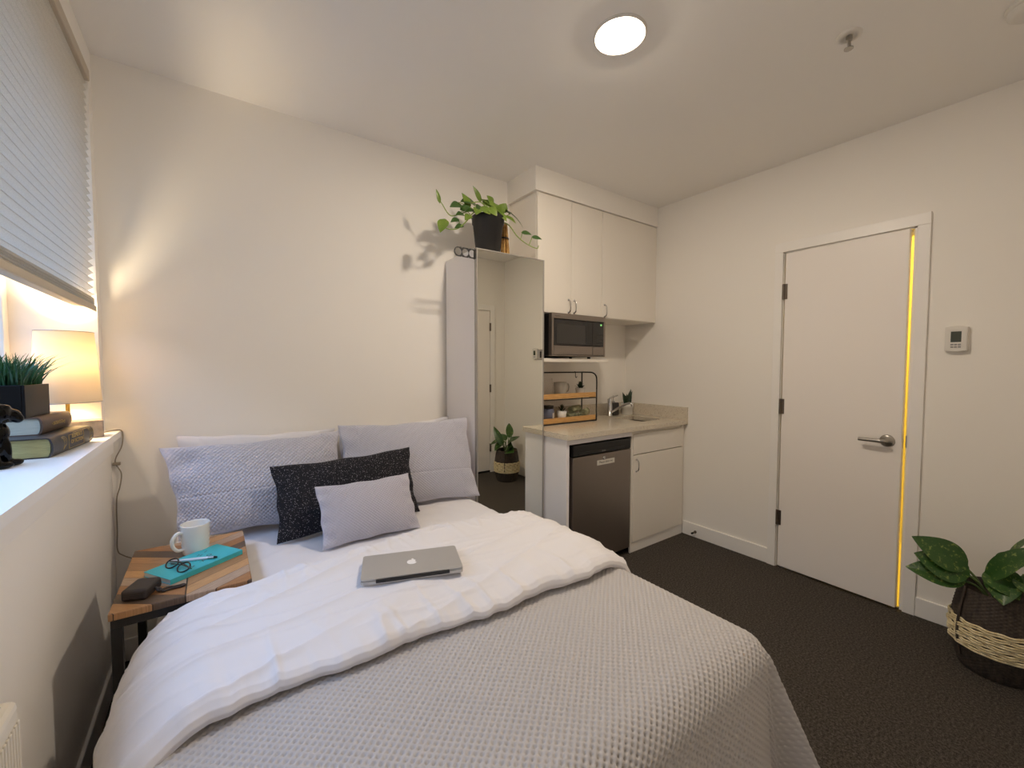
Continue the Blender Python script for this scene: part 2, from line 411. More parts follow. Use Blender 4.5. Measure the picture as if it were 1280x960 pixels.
cs = B(); CX = XR - .016
for y0, y1 in ((.556, DY0), (DY1, 1.312)): cs.box(CX, XR, y0, y1, 0, DZ, .002)
cs.box(CX, XR, .556, 1.312, DZ, 2.186, .002)
cs.box(XR, XR + .12, DY0 - .001, DY0 + .014, 0, DZ).box(XR, XR + .12, DY1 - .004, DY1 + .001, 0, DZ).box(XR, XR + .12, DY0, DY1, DZ - .006, DZ + .001)
cs.box(XR + .05, XR + .066, DY0 + .014, DY0 + .026, 0, DZ - .006).box(XR + .034, XR + .06, DY1 - .034, DY1, 0, DZ - .006).box(XR + .034, XR + .06, DY0, DY1, DZ - .036, DZ)
struct('trim_2', cs, W['trim'])
dpart('strike_plate', B().box(XR - .006, XR + .03, DY0 + .012, DY0 + .0155, .92, .985), W['nickel'])
# second door, in the wall behind the camera (seen in the mirror)
d2 = bpy.data.objects.new('door_2', None); COL.objects.link(d2); d2['kind'] = 'structure'; d2.location = (2.55, YF, 0); XF[d2] = Vector(d2.location)
dpart('door_leaf', B().box(2.215, 2.878, YF, YF + .022, .024, 2.06, .003), W['doorp'], d2)
c2 = B().box(2.15, 2.21, YF, YF + .03, 0, 2.07, .003).box(2.884, 2.95, YF, YF + .03, 0, 2.07, .003).box(2.15, 2.95, YF, YF + .03, 2.066, 2.135, .003)
struct('trim_3', c2, W['trim'])
dpart('door_gap_shade', B().box(2.21, 2.884, YF, YF + .016, .001, .022), W['black'], d2)  # black strip put in as the shade of the gap below the door
for z in (.32, 1.08, 1.86):
    dpart('hinge', B().cyl((2.881, YF + .034, z - .05), (2.881, YF + .034, z + .05), .008, seg=10).box(2.872, 2.892, YF + .02, YF + .034, z - .05, z + .05), W['darkmetal'], d2)
dpart('door_handle', B().lathe([(0, 0), (.032, 0), (.032, .008), (.012, .012), (.012, .05), (0, .05)], M=frame((2.275, YF + .022, .95), (1, 0, 0), (0, 0, 1), (0, 1, 0))).tube([(2.275, YF + .07, .95), (2.33, YF + .072, .95), (2.39, YF + .07, .95)], .009), W['nickel'], d2)

# ================================================================ CEILING FIXTURES
t = thing('ceiling_light', (1.375, 1.185, ZC), 'round recessed ceiling light glowing warm white', 'light')
obj('trim_ring', B().lathe([(.0735, -.0025), (.082, -.0035), (.094, -.0075), (.099, -.0105), (.103, -.0095), (.106, 0)], (1.375, 1.185, ZC), 48), W['whiteplas'], t)
obj('diffuser', B().lathe([(.0001, -.020), (.035, -.0192), (.056, -.016), (.068, -.010), (.0735, -.003)], (1.375, 1.185, ZC), 40), W['led'], t)
t = thing('fire_sprinkler', (2.135, .648, ZC), 'small chrome sprinkler head on the ceiling', 'sprinkler')
c = (2.135, .648, ZC)
obj('escutcheon', B().lathe([(.043, 0), (.041, -.006), (.026, -.010), (.024, -.004), (.012, -.004)], c, 28), W['whiteplas'], t)
sb = B().cyl((c[0], c[1], ZC - .004), (c[0], c[1], ZC - .022), .011).cyl((c[0], c[1], ZC - .022), (c[0], c[1], ZC - .05), .003)
for sgn in (-1, 1): sb.tube([(c[0] + sgn * .010, c[1], ZC - .018), (c[0] + sgn * .014, c[1], ZC - .034), (c[0] + sgn * .003, c[1], ZC - .052)], .0028, 8)
obj('sprinkler_body', sb, W['nickel'], t)
obj('deflector', B().cyl((c[0], c[1], ZC - .052), (c[0], c[1], ZC - .055), .016), W['nickel'], t)
t = thing('smoke_detector', (2.50, .205, ZC), 'white round smoke detector at the right end of the ceiling', 'smoke detector')
obj('detector_base', B().lathe([(.066, 0), (.066, -.012), (.06, -.014)], (2.50, .205, ZC), 36), W['whiteplas'], t)
obj('detector_cover', B().lathe([(.06, -.014), (.058, -.03), (.045, -.040), (.02, -.043), (0.0001, -.043)], (2.50, .205, ZC), 36), W['whiteplas'], t)

# ================================================================ BLIND
t = thing('cellular_blind', (-.412, 1.43, 1.594), 'grey cellular blind half lowered over the window', 'blind')
obj('headrail', B().box(-.442, -.392, .452, 2.50, 2.552, 2.598, .004), W['blindrail'], t)
zs = []; n = 30; z0, z1 = 1.652, 2.548
for i in range(2 * n + 1): zs.append((-.402 if i % 2 else -.4225, z0 + (z1 - z0) * i / (2 * n)))
bb = B(); vs = []; fs = []
for x, z in zs: vs += [(x, .46, z), (x, 2.478, z)]
for i in range(2 * n): fs.append((2 * i, 2 * i + 1, 2 * i + 3, 2 * i + 2))
bb.add(vs, fs); bb.add([(-.850 - x, y, z) for x, y, z in vs], fs)   # front and back layers of the cells
for i in range(1, 2 * n + 1, 2):
    z = z0 + (z1 - z0) * i / (2 * n); bb.add([(-.4012, .46, z - .0016), (-.4012, 2.478, z - .0016), (-.4012, 2.478, z + .0016), (-.4012, .46, z + .0016)], [(0, 1, 2, 3)])   # bonded seams
obj('pleated_fabric', bb, W['blind'], t)
st = B()
for i in range(7): st.box(-.425 + .001 * (i % 2), -.402 + .002 * (i % 2), .46, 2.478, 1.622 + i * .0045, 1.6258 + i * .0045)
obj('stacked_pleats', st, W['blind'], t)
obj('bottom_rail', B().box(-.428, -.397, .457, 2.488, 1.594, 1.621, .004), W['blindrail'], t)

# ================================================================ SILL: lamp, books, planter, figurine
LX, LY = -.478, 2.395
t = thing('table_lamp', (LX, LY, WZ0), 'lit table lamp with linen drum shade at the end of the window sill', 'lamp')
LM = Matrix.Translation((LX, LY, WZ0)) @ Matrix.Rotation(R(11), 4, 'Z')
obj('lamp_base', B().box(-.1, .1, -.035, .035, 0, .072, .004, 2, LM), W['stonebase'], t)
obj('stem', B().cyl((LX, LY, WZ0 + .072), (LX, LY, WZ0 + .230), .0065), W['brass'], t)
sh = B().lathe([(.1005, 1.222 - WZ0), (.084, 1.502 - WZ0)], (LX, LY, WZ0), 48)
shade = obj('lamp_shade', sh, W['shade'], t)
for r_, z_ in ((.1005, 1.222), (.084, 1.502)): obj('shade_ring', B().tube([(LX + r_ * math.cos(a), LY + r_ * math.sin(a), z_) for a in np.linspace(0, 2 * math.pi, 40, endpoint=False)], .0016, 6, 1, True), W['nickel'], shade)
bulb = obj('bulb', B().lathe([(.0001, .230), (.012, .231), (.014, .245), (.026, .273), (.0265, .287)], (LX, LY, WZ0), 20), W['bulb'], t)
cb = B().tube([(LX + .06, LY + .05, WZ0 + .004), (-.40, 2.50, WZ0 + .004), (-.352, 2.568, WZ0 + .004), (-.342, 2.570, 1.05), (-.348, 2.571, 1.0), (-.367, 2.571, .955), (-.370, 2.570, .925), (-.352, 2.568, .88), (-.358, 2.568, .82), (-.371, 2.568, .76), (-.373, 2.568, .62), (-.374, 2.566, .53), (-.352, 2.562, .50), (-.31, 2.562, .468), (-.26, 2.562, .40), (-.25, 2.567, .33)], .0024, 8)
cord = obj('power_cord', cb, W['cordm'], t)
obj('inline_switch', B().box(-.380, -.352, 2.560, 2.574, .918, .931, .003), W['cordm'], cord)

def book(nm, o, ang, L, Wd, T, cover, pages, label, grp):
    """spine runs from o along ang (deg from +y towards +x); pages extend to -x side"""
    d = Vector((math.sin(R(ang)), math.cos(R(ang)), 0)); wv_ = Vector((-d.y, d.x, 0)); M = frame(o, d, wv_, (0, 0, 1))
    t = thing(nm, o, label, 'book', grp)
    c = B(); h = .0035
    prof = [(Wd, 0), (.012, 0)] + [(.012 - .014 * math.sin(a), T / 2 - T / 2 * math.cos(a)) for a in np.linspace(.25, math.pi - .25, 9)] + [(.012, T), (Wd, T)]
    inner = [(Wd, T - h), (.014, T - h)] + [(.014 - .011 * math.sin(a), T / 2 + (T / 2 - h) * math.cos(a)) for a in np.linspace(.25, math.pi - .25, 9)] + [(.014, h), (Wd, h)]
    c.prism(prof + inner, 'x', 0, L, True, M)
    obj('cover', c, cover, t)
    pp = [(Wd - .006, h)] + [(.015 - .009 * math.sin(a), T / 2 - (T / 2 - h) * math.cos(a)) for a in np.linspace(0, math.pi, 9)] + [(Wd - .006, T - h)]
    obj('page_block', B().prism(pp, 'x', .004, L - .004, False, M), pages, t)
    return t, M
T1 = .064
t, M = book('book', (-.424, 1.935, WZ0), 6.4, .33, .20, T1, W['bookslate'], W['pagesy'], 'large dark slate book with yellowed pages at the bottom of the sill stack', 'books on the window sill')
SP = M @ frame((.178, -.0035, T1 / 2), (1, 0, 0), (0, 0, 1), (0, -1, 0))
text('title_lettering', 'ELEMENTS\nOF FICTION', .019, W['gold'], SP @ Matrix.Translation((0, .008, 0)), t)
fb = B()
for a, b_ in (((-.062, -.022), (.062, -.022)), ((-.062, .024), (.062, .024)), ((-.062, -.022), (-.062, .024)), ((.062, -.022), (.062, .024)), ((-.03, .029), (.10, .029))):
    fb.cyl(SP @ Vector((a[0], a[1], -.002)), SP @ Vector((b_[0], b_[1], -.002)), .0007, seg=6)
for cx_, n_ in ((-.11, 3), (.11, 4)):
    for j in range(n_): fb.tube([SP @ Vector((cx_ + .010 * j * math.cos(a) + .012 * math.cos(a), .02 * math.sin(a) + .003 * j, -.002)) for a in np.linspace(-1.2, 1.9, 7)], .0006, 6, 3)
obj('gilt_ornament', fb, W['gold'], t)
ZB2 = WZ0 + T1; T2 = .058
t, M = book('book', (-.466, 2.03, ZB2), 4.0, .255, .17, T2, W['bookbrown'], W['pagesw'], 'smaller brown cloth book with pale pages on top of the slate book', 'books on the window sill')
SP = M @ frame((.125, -.0035, T2 / 2), (1, 0, 0), (0, 0, 1), (0, -1, 0))
text('title_lettering', "• SATAN'S Diary", .0165, W['gold'], SP, t)

ZP = ZB2 + T2
t = thing('grass_planter', (-.58, 2.10, ZP), 'dark box planter of artificial grass on top of the brown book', 'potted grass')
PM = Matrix.Translation((-.503, 2.035, ZP)) @ Matrix.Rotation(R(-8), 4, 'Z')
pb = B().box(-.15, 0, 0, .155, 0, .006, .001, 1, PM)
for bx in ((-.15, -.142, 0, .155), (-.008, 0, 0, .155), (-.142, -.008, 0, .008), (-.142, -.008, .147, .155)): pb.box(*bx, .004, .108, .001, 1, PM)
obj('planter_box', pb, W['planter'], t)
obj('soil', B().box(-.142, -.008, .008, .147, .05, .092, 0, 1, PM), W['soil'], t)
gb = B()
for i in range(420):
    u, v = random.random(), random.random(); px_, py_ = -.138 + .128 * u, .012 + .131 * v
    lean = Vector(((u - .5) * .10 + random.gauss(0, .024), (v - .5) * .10 + random.gauss(0, .024), 0)); h = random.uniform(.095, .172)
    if random.random() < .07: lean *= 1.7
    w_ = random.uniform(.0018, .0034); a = random.uniform(0, 6.28); sd = Vector((math.cos(a), math.sin(a), 0)) * w_
    P = []
    for j in range(5):
        s_ = j / 4; p = Vector((px_, py_, .09)) + lean * s_ ** 1.8 + Vector((0, 0, h * (s_ - .25 * s_ ** 3)))
        P += [p - sd * (1 - s_ ** 2 * .95), p + sd * (1 - s_ ** 2 * .95)]
    gb.add(P, [(2 * j, 2 * j + 1, 2 * j + 3, 2 * j + 2) for j in range(4)], True, PM)
g = obj('grass', gb, W['grass'], t, recalc=False); g['kind'] = 'stuff'

# glossy black dog figurine, one continuous surface
t = B()
FM = Matrix.Translation((-.535, 1.835, WZ0)) @ Matrix.Rotation(R(38), 4, 'Z')  # local +x = the way it faces
def fball(c, r, rot=None): t.ball(FM @ Vector(c), r, FM.to_3x3() @ (rot.to_3x3() if rot else Matrix.Identity(3)))
ry = lambda a: Matrix.Rotation(R(a), 4, 'Y')
fball((-.02, 0, .05), (.05, .045, .05)); fball((.008, 0, .085), (.036, .036, .055), ry(18)); fball((.02, 0, .10), (.030, .033, .034))
fball((.014, 0, .155), (.042, .040, .034)); fball((.05, 0, .148), (.026, .028, .021)); fball((.032, 0, .171), (.022, .03, .014))
for sg in (-1, 1):
    fball((.0, sg * .033, .185), (.010, .011, .02), Matrix.Rotation(R(-sg * 25), 4, 'X'))
    fball((.032, sg * .021, .045), (.013, .013, .045)); fball((.048, sg * .021, .010), (.022, .014, .011))
    fball((-.02, sg * .042, .03), (.034, .018, .03)); fball((.012, sg * .048, .010), (.026, .014, .011))
    fball((.062, sg * .015, .138), (.014, .014, .014))
fball((-.068, 0, .02), (.02, .012, .012))
fig = obj('dog_figurine', t, W['gloss'])
tag(fig, 'glossy black sitting dog figurine at the left edge of the window sill', 'figurine')
rm = fig.modifiers.new('merge', 'REMESH'); rm.mode = 'VOXEL'; rm.voxel_size = .0028; rm.use_smooth_shade = True
sm_ = fig.modifiers.new('smooth', 'SMOOTH'); sm_.iterations = 14

# ================================================================ HEATER
t = thing('panel_heater', (-.34, .72, .42), 'white slotted panel heater on the left wall below the sill', 'heater')
obj('heater_case', B().box(-.372, -.292, .36, 1.085, .42, .79, .014, 3), W['heater'], t)
obj('wall_bracket', B().box(XL, -.37, .45, 1.0, .5, .7), W['heater'], t)
sl = B()
for i in range(26): sl.box(-.355, -.308, .40 + i * .026, .412 + i * .026, .7895, .7912)
obj('grille_slot_shade', sl, W['slot'], t)  # dark bars laid on the closed top, coloured as the shade in its slots
sl = B()
for i in range(60): sl.box(-.2925, -.2888, .385 + i * .0115, .392 + i * .0115, .44, .755, .001, 1)
obj('front_ribs', sl, W['heater'], t)

# ================================================================ BED
BX0, BX1, BY0, BY1, ZM = -.17, 1.255, .54, 2.545, .588
t = thing('bed', (.55, 1.5, 0), 'double bed with a white fitted sheet under the bedding', 'bed')
obj('bed_base', B().box(BX0 + .03, BX1 - .03, BY0 + .04, BY1 - .02, 0, .27, .01), mat('dark bed base', srgb(60, 56, 54), .9, bump=(300, .3, .001)), t)
# mattress with soft top and faint creases of the sheet
nu, nv = 150, 190
def rbox(nu, nv, x0, x1, y0, y1, z0, z1, r, fz):
    """top surface + sides as one sheet wrapped over a rounded box"""
    def path(a, b, n):
        # arc-length path from bottom-left up, over, down
        hgt = z1 - z0; L = (hgt - r) * 2 + math.pi * r + (b - a - 2 * r); out = []
        for s in np.linspace(0, L, n):
            if s < hgt - r: out.append((a, z0 + s, 0))
            elif s < hgt - r + math.pi * r / 2: th = (s - hgt + r) / r; out.append((a + r - r * math.cos(th), z1 - r + r * math.sin(th), 1))
            elif s < hgt - r + math.pi * r / 2 + (b - a - 2 * r): out.append((a + r + s - (hgt - r) - math.pi * r / 2, z1, 1))
            elif s < hgt - r + math.pi * r + (b - a - 2 * r): th = (s - (hgt - r) - math.pi * r / 2 - (b - a - 2 * r)) / r; out.append((b - r + r * math.sin(th), z1 - r + r * math.cos(th), 1))
            else: out.append((b, z1 - r - (s - (hgt - r) - math.pi * r - (b - a - 2 * r)), 0))
        return out
    px, py = path(x0, x1, nu), path(y0, y1, nv); P = np.zeros((nu, nv, 3))
    for i, (x, zx, _) in enumerate(px):
        for j, (y, zy, _) in enumerate(py):
            z = min(zx, zy); P[i, j] = (x, y, z + (fz(x, y) if z > z1 - .02 else 0))
    return P
def sheetz(x, y):
    n1 = noise.noise((x * 5, y * 3.2, 1.3)); n2 = noise.noise((x * 14 + y * 9, y * 12 - x * 5, 4.1))
    return .006 * n1 + .006 * abs(n2) + .007 * max(0, noise.noise((x * 9 - y * 16, 2, 7)))
obj('mattress', B().grid(rbox(110, 150, BX0, BX1, BY0, BY1, .27, ZM, .06, sheetz)), W['sheet'], t)

# ---- drapes
def drape_profile(d, r, flare):
    """distance beyond the inset edge -> (outward, drop): quarter round of radius r then a hang leaning out"""
    q = math.pi * r / 2
    ang = np.clip(d / r, 0, math.pi / 2); out = r * np.sin(ang); drop = r * (1 - np.cos(ang))
    ex = np.maximum(d - q, 0); return out + ex * math.sin(flare), drop + ex * math.cos(flare)
def fnoise(X, Y, sc, seed, oct=2):
    out = np.zeros(X.shape)
    it = np.nditer([X, Y], flags=['multi_index'])
    for x, y in it:
        out[it.multi_index] = noise.fractal((float(x) * sc, float(y) * sc, seed), 1.0, 2.0, oct)
    return out
def lownoise(X, Y, sx, sy, seed):
    """cheap smooth noise: sum of random sines"""
    g = np.random.default_rng(seed); out = np.zeros_like(X)
    for _ in range(7):
        a, b_, p = g.normal(0, sx), g.normal(0, sy), g.uniform(0, 6.28); out += np.sin(a * X + b_ * Y + p)
    return out / 7
# waffle coverlet: s across the bed, t along the bed (t runs down over the foot)
def coverlet():
    st = .0029
    s = np.arange(-.17 - .50, 1.25 + .53, st); tt = np.arange(.50 - .56, 1.30, st)
    Sx, Ty = np.meshgrid(s, tt, indexing='ij')
    r = .085; x0, x1, y0 = -.17 + r - .02, 1.27 - r + .02, .50 + r
    rc = .10
    qx, qy = np.clip(Sx, x0 + rc * 0, x1), np.maximum(Ty, y0)
    wx, wy = Sx - qx, Ty - qy; d = np.hypot(wx, wy); dd = np.where(d < 1e-9, 1, d); ux, uy = wx / dd, wy / dd
    th = np.arctan2(uy, ux)
    corner = np.clip(np.abs(ux * uy) * 2, 0, 1) * (d > 0)
    out, drop = drape_profile(d, r, .17)
    fl = corner * np.clip(d - .12, 0, 1)
    out = out + fl * (.10 + .10 * np.cos(th * 9 + 1.0))
    ZT = .612
    along = np.where(np.abs(ux) > np.abs(uy), qy, qx)
    cr = corner * (ux > 0)
    out = out + cr * np.clip(d - .07, 0, .42) * (.34 * np.exp(-((th + 1.10) / .11) ** 2) - .22 * np.exp(-((th + .80) / .16) ** 2) - .16 * np.exp(-((th + 1.36) / .12) ** 2))
    ripple = np.clip(d - .10, 0, .4) * .06 * (np.sin(along * 13 + 1) + .6 * np.sin(along * 23 + 2)) * (1 - corner)
    out = out + ripple
    X = qx + ux * out; Y = qy + uy * out
    Z = ZT - drop + .006 * lownoise(Sx, Ty, 5, 5, 3) * (d < .05) + .0
    p, p2 = .0210, .0185
    A = .0095
    h = np.cos(2 * np.pi * Sx / p) * np.cos(2 * np.pi * Ty / p2)
    h = -np.where(h > 0, np.clip(h, 0, .92) ** 2.0, .12 * h) * A
    nz = np.where(d > 0, np.cos(np.clip(d / r, 0, 1.45)), 1); no = np.sqrt(1 - nz ** 2)
    X += ux * no * h; Y += uy * no * h; Z += nz * h
    keep = Z > .022
    idx = np.arange(Sx.size).reshape(Sx.shape)
    q = np.stack([idx[:-1, :-1], idx[1:, :-1], idx[1:, 1:], idx[:-1, 1:]], -1).reshape(-1, 4)
    kf = keep.ravel()[q].all(1); q = q[kf]
    used = np.unique(q); remap = -np.ones(Sx.size, int); remap[used] = np.arange(len(used))
    b = B(); b.v = np.stack([X, Y, Z], -1).reshape(-1, 3)[used].tolist(); b.f = remap[q].tolist(); b.sm = [True] * len(b.f)
    return b
cov = obj('waffle_coverlet', coverlet(), W['greycloth'], recalc=False)
tag(cov, 'grey waffle weave coverlet hanging over the foot of the bed', 'bedspread')

# white duvet band: closed puffed shape between the fold and the head edge
def duvet():
    ns, nt = 420, 230
    s = np.linspace(-.17 - .56, 1.27 + .50, ns)
    w = np.linspace(0, 1, nt)
    Sx, Wv = np.meshgrid(s, w, indexing='ij')
    r = .13; x0, x1 = -.155 + r, 1.285 - r - .0
    qx = np.clip(Sx, x0, x1); wx = Sx - qx; d = np.abs(wx); ux = np.sign(wx)
    yA = 1.035 + .012 * np.sin(Sx * 4.2 + .6) + .006 * np.sin(Sx * 17) - np.where(wx < 0, .10 * np.clip(d / .45, 0, 1), 0)
    low = 1 / (1 + np.exp((Sx - .16) / .035))
    yB = 1.655 + .010 * np.sin(Sx * 5 + 2) + .05 * np.exp(-((Sx - .72) / .25) ** 2) 
    yB = yB * (1 - low) + 1.600 * low       # head edge, kept clear of the side table
    H = .052
    # cross-section: (edge, offset from that edge, height)
    sec = [(0, .11, .004), (0, .035, .003), (0, .008, .010), (0, .0, .024), (0, .004, .036), (0, .018, .045), (0, .06, .052), (0, .14, .058),
           (1, -.14, .061), (1, -.085, .060), (1, -.035, .053), (1, -.008, .038), (1, .0, .022), (1, -.010, .008), (1, -.06, .003)]
    kx = np.array([0, .05, .085, .12, .155, .20, .25, .31, .80, .86, .90, .93, .955, .975, 1.0])
    offA = np.interp(Wv, kx, [o if e == 0 else 0 for e, o, h in sec]); offB = np.interp(Wv, kx, [o if e == 1 else 0 for e, o, h in sec])
    mixw = np.clip((Wv - .31) / .49, 0, 1)
    offA = np.where(Wv <= .31, offA, .14); offB = np.where(Wv >= .80, offB, -.14)
    yy = (yA + offA) * (1 - mixw) + (yB + offB) * mixw
    hh = np.interp(Wv, kx, [h for e, o, h in sec])
    # wrinkles
    top = np.clip(hh / H, 0, 1)
    rad = lownoise(Sx * 1.0, yy, 9, 6, 5) * .010
    def crease(ax, ay, f1, f2, seed, p=5):
        return (1 - np.abs(lownoise(ax, ay, f1, f2, seed)) * 2.2).clip(0, 1) ** p
    al, ac = Sx * .92 + yy * .38, -Sx * .38 + yy * .92       # soft long folds running slightly across
    rad += .0125 * crease(al, ac, 2.2, 13, 8, 4) + .0075 * crease(Sx + .2 * yy, yy, 6, 24, 9, 6) * (.4 + .6 * np.clip(lownoise(Sx, yy, 5, 5, 31) * 2 + .5, 0, 1))
    edge = np.exp(-((yy - yA) / .06) ** 2); near = np.exp(-((yy - yA) / .17) ** 2)
    rad += near * .0095 * crease(Sx, yy, 34, 6, 10, 5) + edge * (.006 * lownoise(Sx, yy, 46, 8, 21) + .0045 * lownoise(Sx, yy, 110, 20, 22))
    headm = np.exp(-((yy - yB) / .16) ** 2); rad += headm * .008 * crease(Sx, yy, 24, 7, 14, 5)
    hh = hh + rad * top
    yy = yy + edge * (.012 * lownoise(Sx, yy * 0, 26, 1, 23) + .006 * lownoise(Sx, yy * 0, 80, 1, 24))
    out, drop = drape_profile(d, r, .10)
    fold = np.clip(d - .16, 0, .5) * (.10 * np.sin(yy * 15 + 1.0 + Sx * 2) + .05 * np.sin(yy * 31))
    out = out + fold * .35
    nz = np.cos(np.clip(d / r, 0, 1.45)); no = np.sqrt(1 - nz ** 2)
    X = qx + ux * (out + no * hh); Z = .614 - drop + nz * hh; Y = yy
    Z = np.maximum(Z, .03)
    b = B(); b.grid(np.stack([X, Y, Z], -1)); return b
duv = obj('duvet', duvet(), W['sheet'], recalc=False)
tag(duv, 'puffy white duvet folded down across the middle of the bed', 'duvet')

# ---- pillows
def pillow(name, bl, br, tr, tl, T, m, label, group=None, pitch=None, amp=.002, nu=90, nv=64, seed=0, seam=None, piping=False, dog=None):
    bl, br, tr, tl = (np.array(p, float) for p in (bl, br, tr, tl))
    u = np.linspace(-1, 1, nu); v = np.linspace(-1, 1, nv); U, V = np.meshgrid(u, v, indexing='ij')
    nrm = np.cross(br - bl, tl - bl); nrm /= np.linalg.norm(nrm)   # faces the viewer side
    Wd, Hg = np.linalg.norm(br - bl), np.linalg.norm(tl - bl)
    e = .055
    U2 = U * (1 - e * (1 - V ** 2) * np.abs(U) ** 3 * (1 + .25 * np.sin(V * 7 + seed))); V2 = V * (1 - e * 1.3 * (1 - U ** 2) * np.abs(V) ** 3 * (1 + .25 * np.sin(U * 9 + seed)))
    a, c = (U2 + 1) / 2, (V2 + 1) / 2
    base = (bl * ((1 - a) * (1 - c))[..., None] + br * (a * (1 - c))[..., None] + tr * (a * c)[..., None] + tl * ((1 - a) * c)[..., None])
    prof = np.clip(1 - U ** 2, 0, 1) ** .55 * np.clip(1 - V ** 2, 0, 1) ** .5
    wr = lownoise(U * Wd * 1, V * Hg, 11, 9, 30 + seed) * .012 * prof + (1 - prof) * .006 * np.sin(V * 14 + U * 5 + seed) * (np.abs(U) > .75)
    out = []
    for sgn in (1, -1):
        h = prof * T / 2 + wr * sgn * (.8 if sgn > 0 else .3)
        if dog is not None and sgn: # pinched corner fold
            g = np.exp(-(((U - dog[0]) / .16) ** 2 + ((V - dog[1]) / .20) ** 2)); h = h + sgn * .0 - g * dog[2] * sgn
        if pitch and sgn > 0:
            A_ = np.clip(prof * 3, 0, 1); h = h - amp * np.clip(np.cos(2 * np.pi * U * Wd / 2 / pitch) * np.cos(2 * np.pi * V * Hg / 2 / pitch), -.3, 1) * A_
        if seam is not None and sgn > 0: h = h - .004 * np.exp(-((V - seam) / .02) ** 2)
        out.append(base + nrm * (h * sgn)[..., None])
    b = B(); b.grid(out[0]); b.grid(out[1][::-1])
    uvA = np.stack([U * Wd / 2, V * Hg / 2], -1).reshape(-1, 2); uvB = np.stack([U[::-1] * Wd / 2, V[::-1] * Hg / 2], -1).reshape(-1, 2)
    b.uv = np.concatenate([uvA, uvB])
    o = obj(name, b, m, recalc=False); tag(o, label, 'pillow' if 'pillow' in name else 'cushion', group)
    return o
PG = 'pillows at the head of the bed'
pillow('sleeping_pillow', (-.16, 2.49, .60), (.54, 2.49, .60), (.555, 2.515, 1.015), (-.15, 2.51, 1.04), .10, W['sheet'], 'plain white pillow standing behind the left grey quilted pillow', PG, seed=1)
pillow('sleeping_pillow', (.57, 2.49, .60), (1.255, 2.49, .60), (1.265, 2.51, 1.035), (.565, 2.515, 1.005), .10, W['sheet'], 'plain white pillow standing behind the right grey quilted pillow', PG, seed=2)
pillow('sham_pillow', (-.14, 2.255, .62), (.52, 2.215, .600), (.557, 2.42, 1.012), (-.205, 2.40, 1.005), .17, W['shamcloth'], 'large grey quilted pillow at the left, above the side table', PG, 0.0165, .0062, 300, 170, 3, -.15, dog=(-.78, .62, .03))
pillow('sham_pillow', (.53, 2.245, .600), (1.268, 2.115, .600), (1.262, 2.255, 1.055), (.548, 2.42, 1.042), .16, W['shamcloth'], 'large grey quilted pillow at the right, against the mirrored wardrobe', PG, 0.0155, .0052, 300, 170, 4, -.3)
pillow('lumbar_cushion', (.205, 2.035, .600), (.872, 2.065, .600), (.857, 2.165, .93), (.196, 2.165, .912), .13, W['tweed'], 'black cushion with white flecks behind the small grey cushion', None, seed=5, nu=110, nv=70)
pillow('small_cushion', (.352, 1.86, .598), (.790, 1.865, .598), (.782, 1.995, .835), (.350, 1.995, .835), .10, W['cushcloth'], 'small pale grey quilted cushion in front of the black flecked cushion', None, 0.0135, .0046, 240, 140, 6)

# ---- laptop
_dv = np.array([tuple(v.co + XF[duv]) for v in duv.data.vertices]); _m = (_dv[:, 0] > .42) & (_dv[:, 0] < .66) & (_dv[:, 1] > 1.27) & (_dv[:, 1] < 1.43)
ZLAP = float(np.percentile(_dv[_m, 2], 86))
LC = [Vector(p) for p in ((.34, 1.312, .680), (.658, 1.209, .680), (.725, 1.385, .680), (.425, 1.490, .680))]
xv = ((LC[1] - LC[0]) + (LC[2] - LC[3])).normalized(); zv = Vector((0, 0, 1)); yv = zv.cross(xv).normalized()
cen = sum(LC, Vector()) / 4; LPM = frame((cen.x - .003, cen.y - .012, ZLAP), xv, yv, zv)
t = thing('laptop', (cen.x, cen.y, ZLAP), 'closed silver laptop lying on the white duvet', 'laptop')
def slab(b, w, d, z0, z1, r, M, off=0):
    poly = []
    for cx_, cy_, a0 in ((w / 2 - r, d / 2 - r, 0), (-w / 2 + r, d / 2 - r, 90), (-w / 2 + r, -d / 2 + r, 180), (w / 2 - r, -d / 2 + r, 270)):
        for a in np.linspace(a0, a0 + 90, 6): poly.append((cx_ + r * math.cos(R(a)), cy_ + off + r * math.sin(R(a))))
    return b.prism(poly, 'z', z0, z1, False, M)
LW, LD = .320, .178
obj('base_shell', slab(B(), LW, LD, 0, .0095, .010, LPM), W['alu'], t)
lid = obj('lid', slab(B(), LW, LD - .004, .0105, .0155, .010, LPM, .002), W['alu'], t)
obj('hinge_strip', B().box(-.115, .115, -LD / 2 - .002, -LD / 2 + .008, .003, .0125, .001, 1, LPM), W['black'], t)
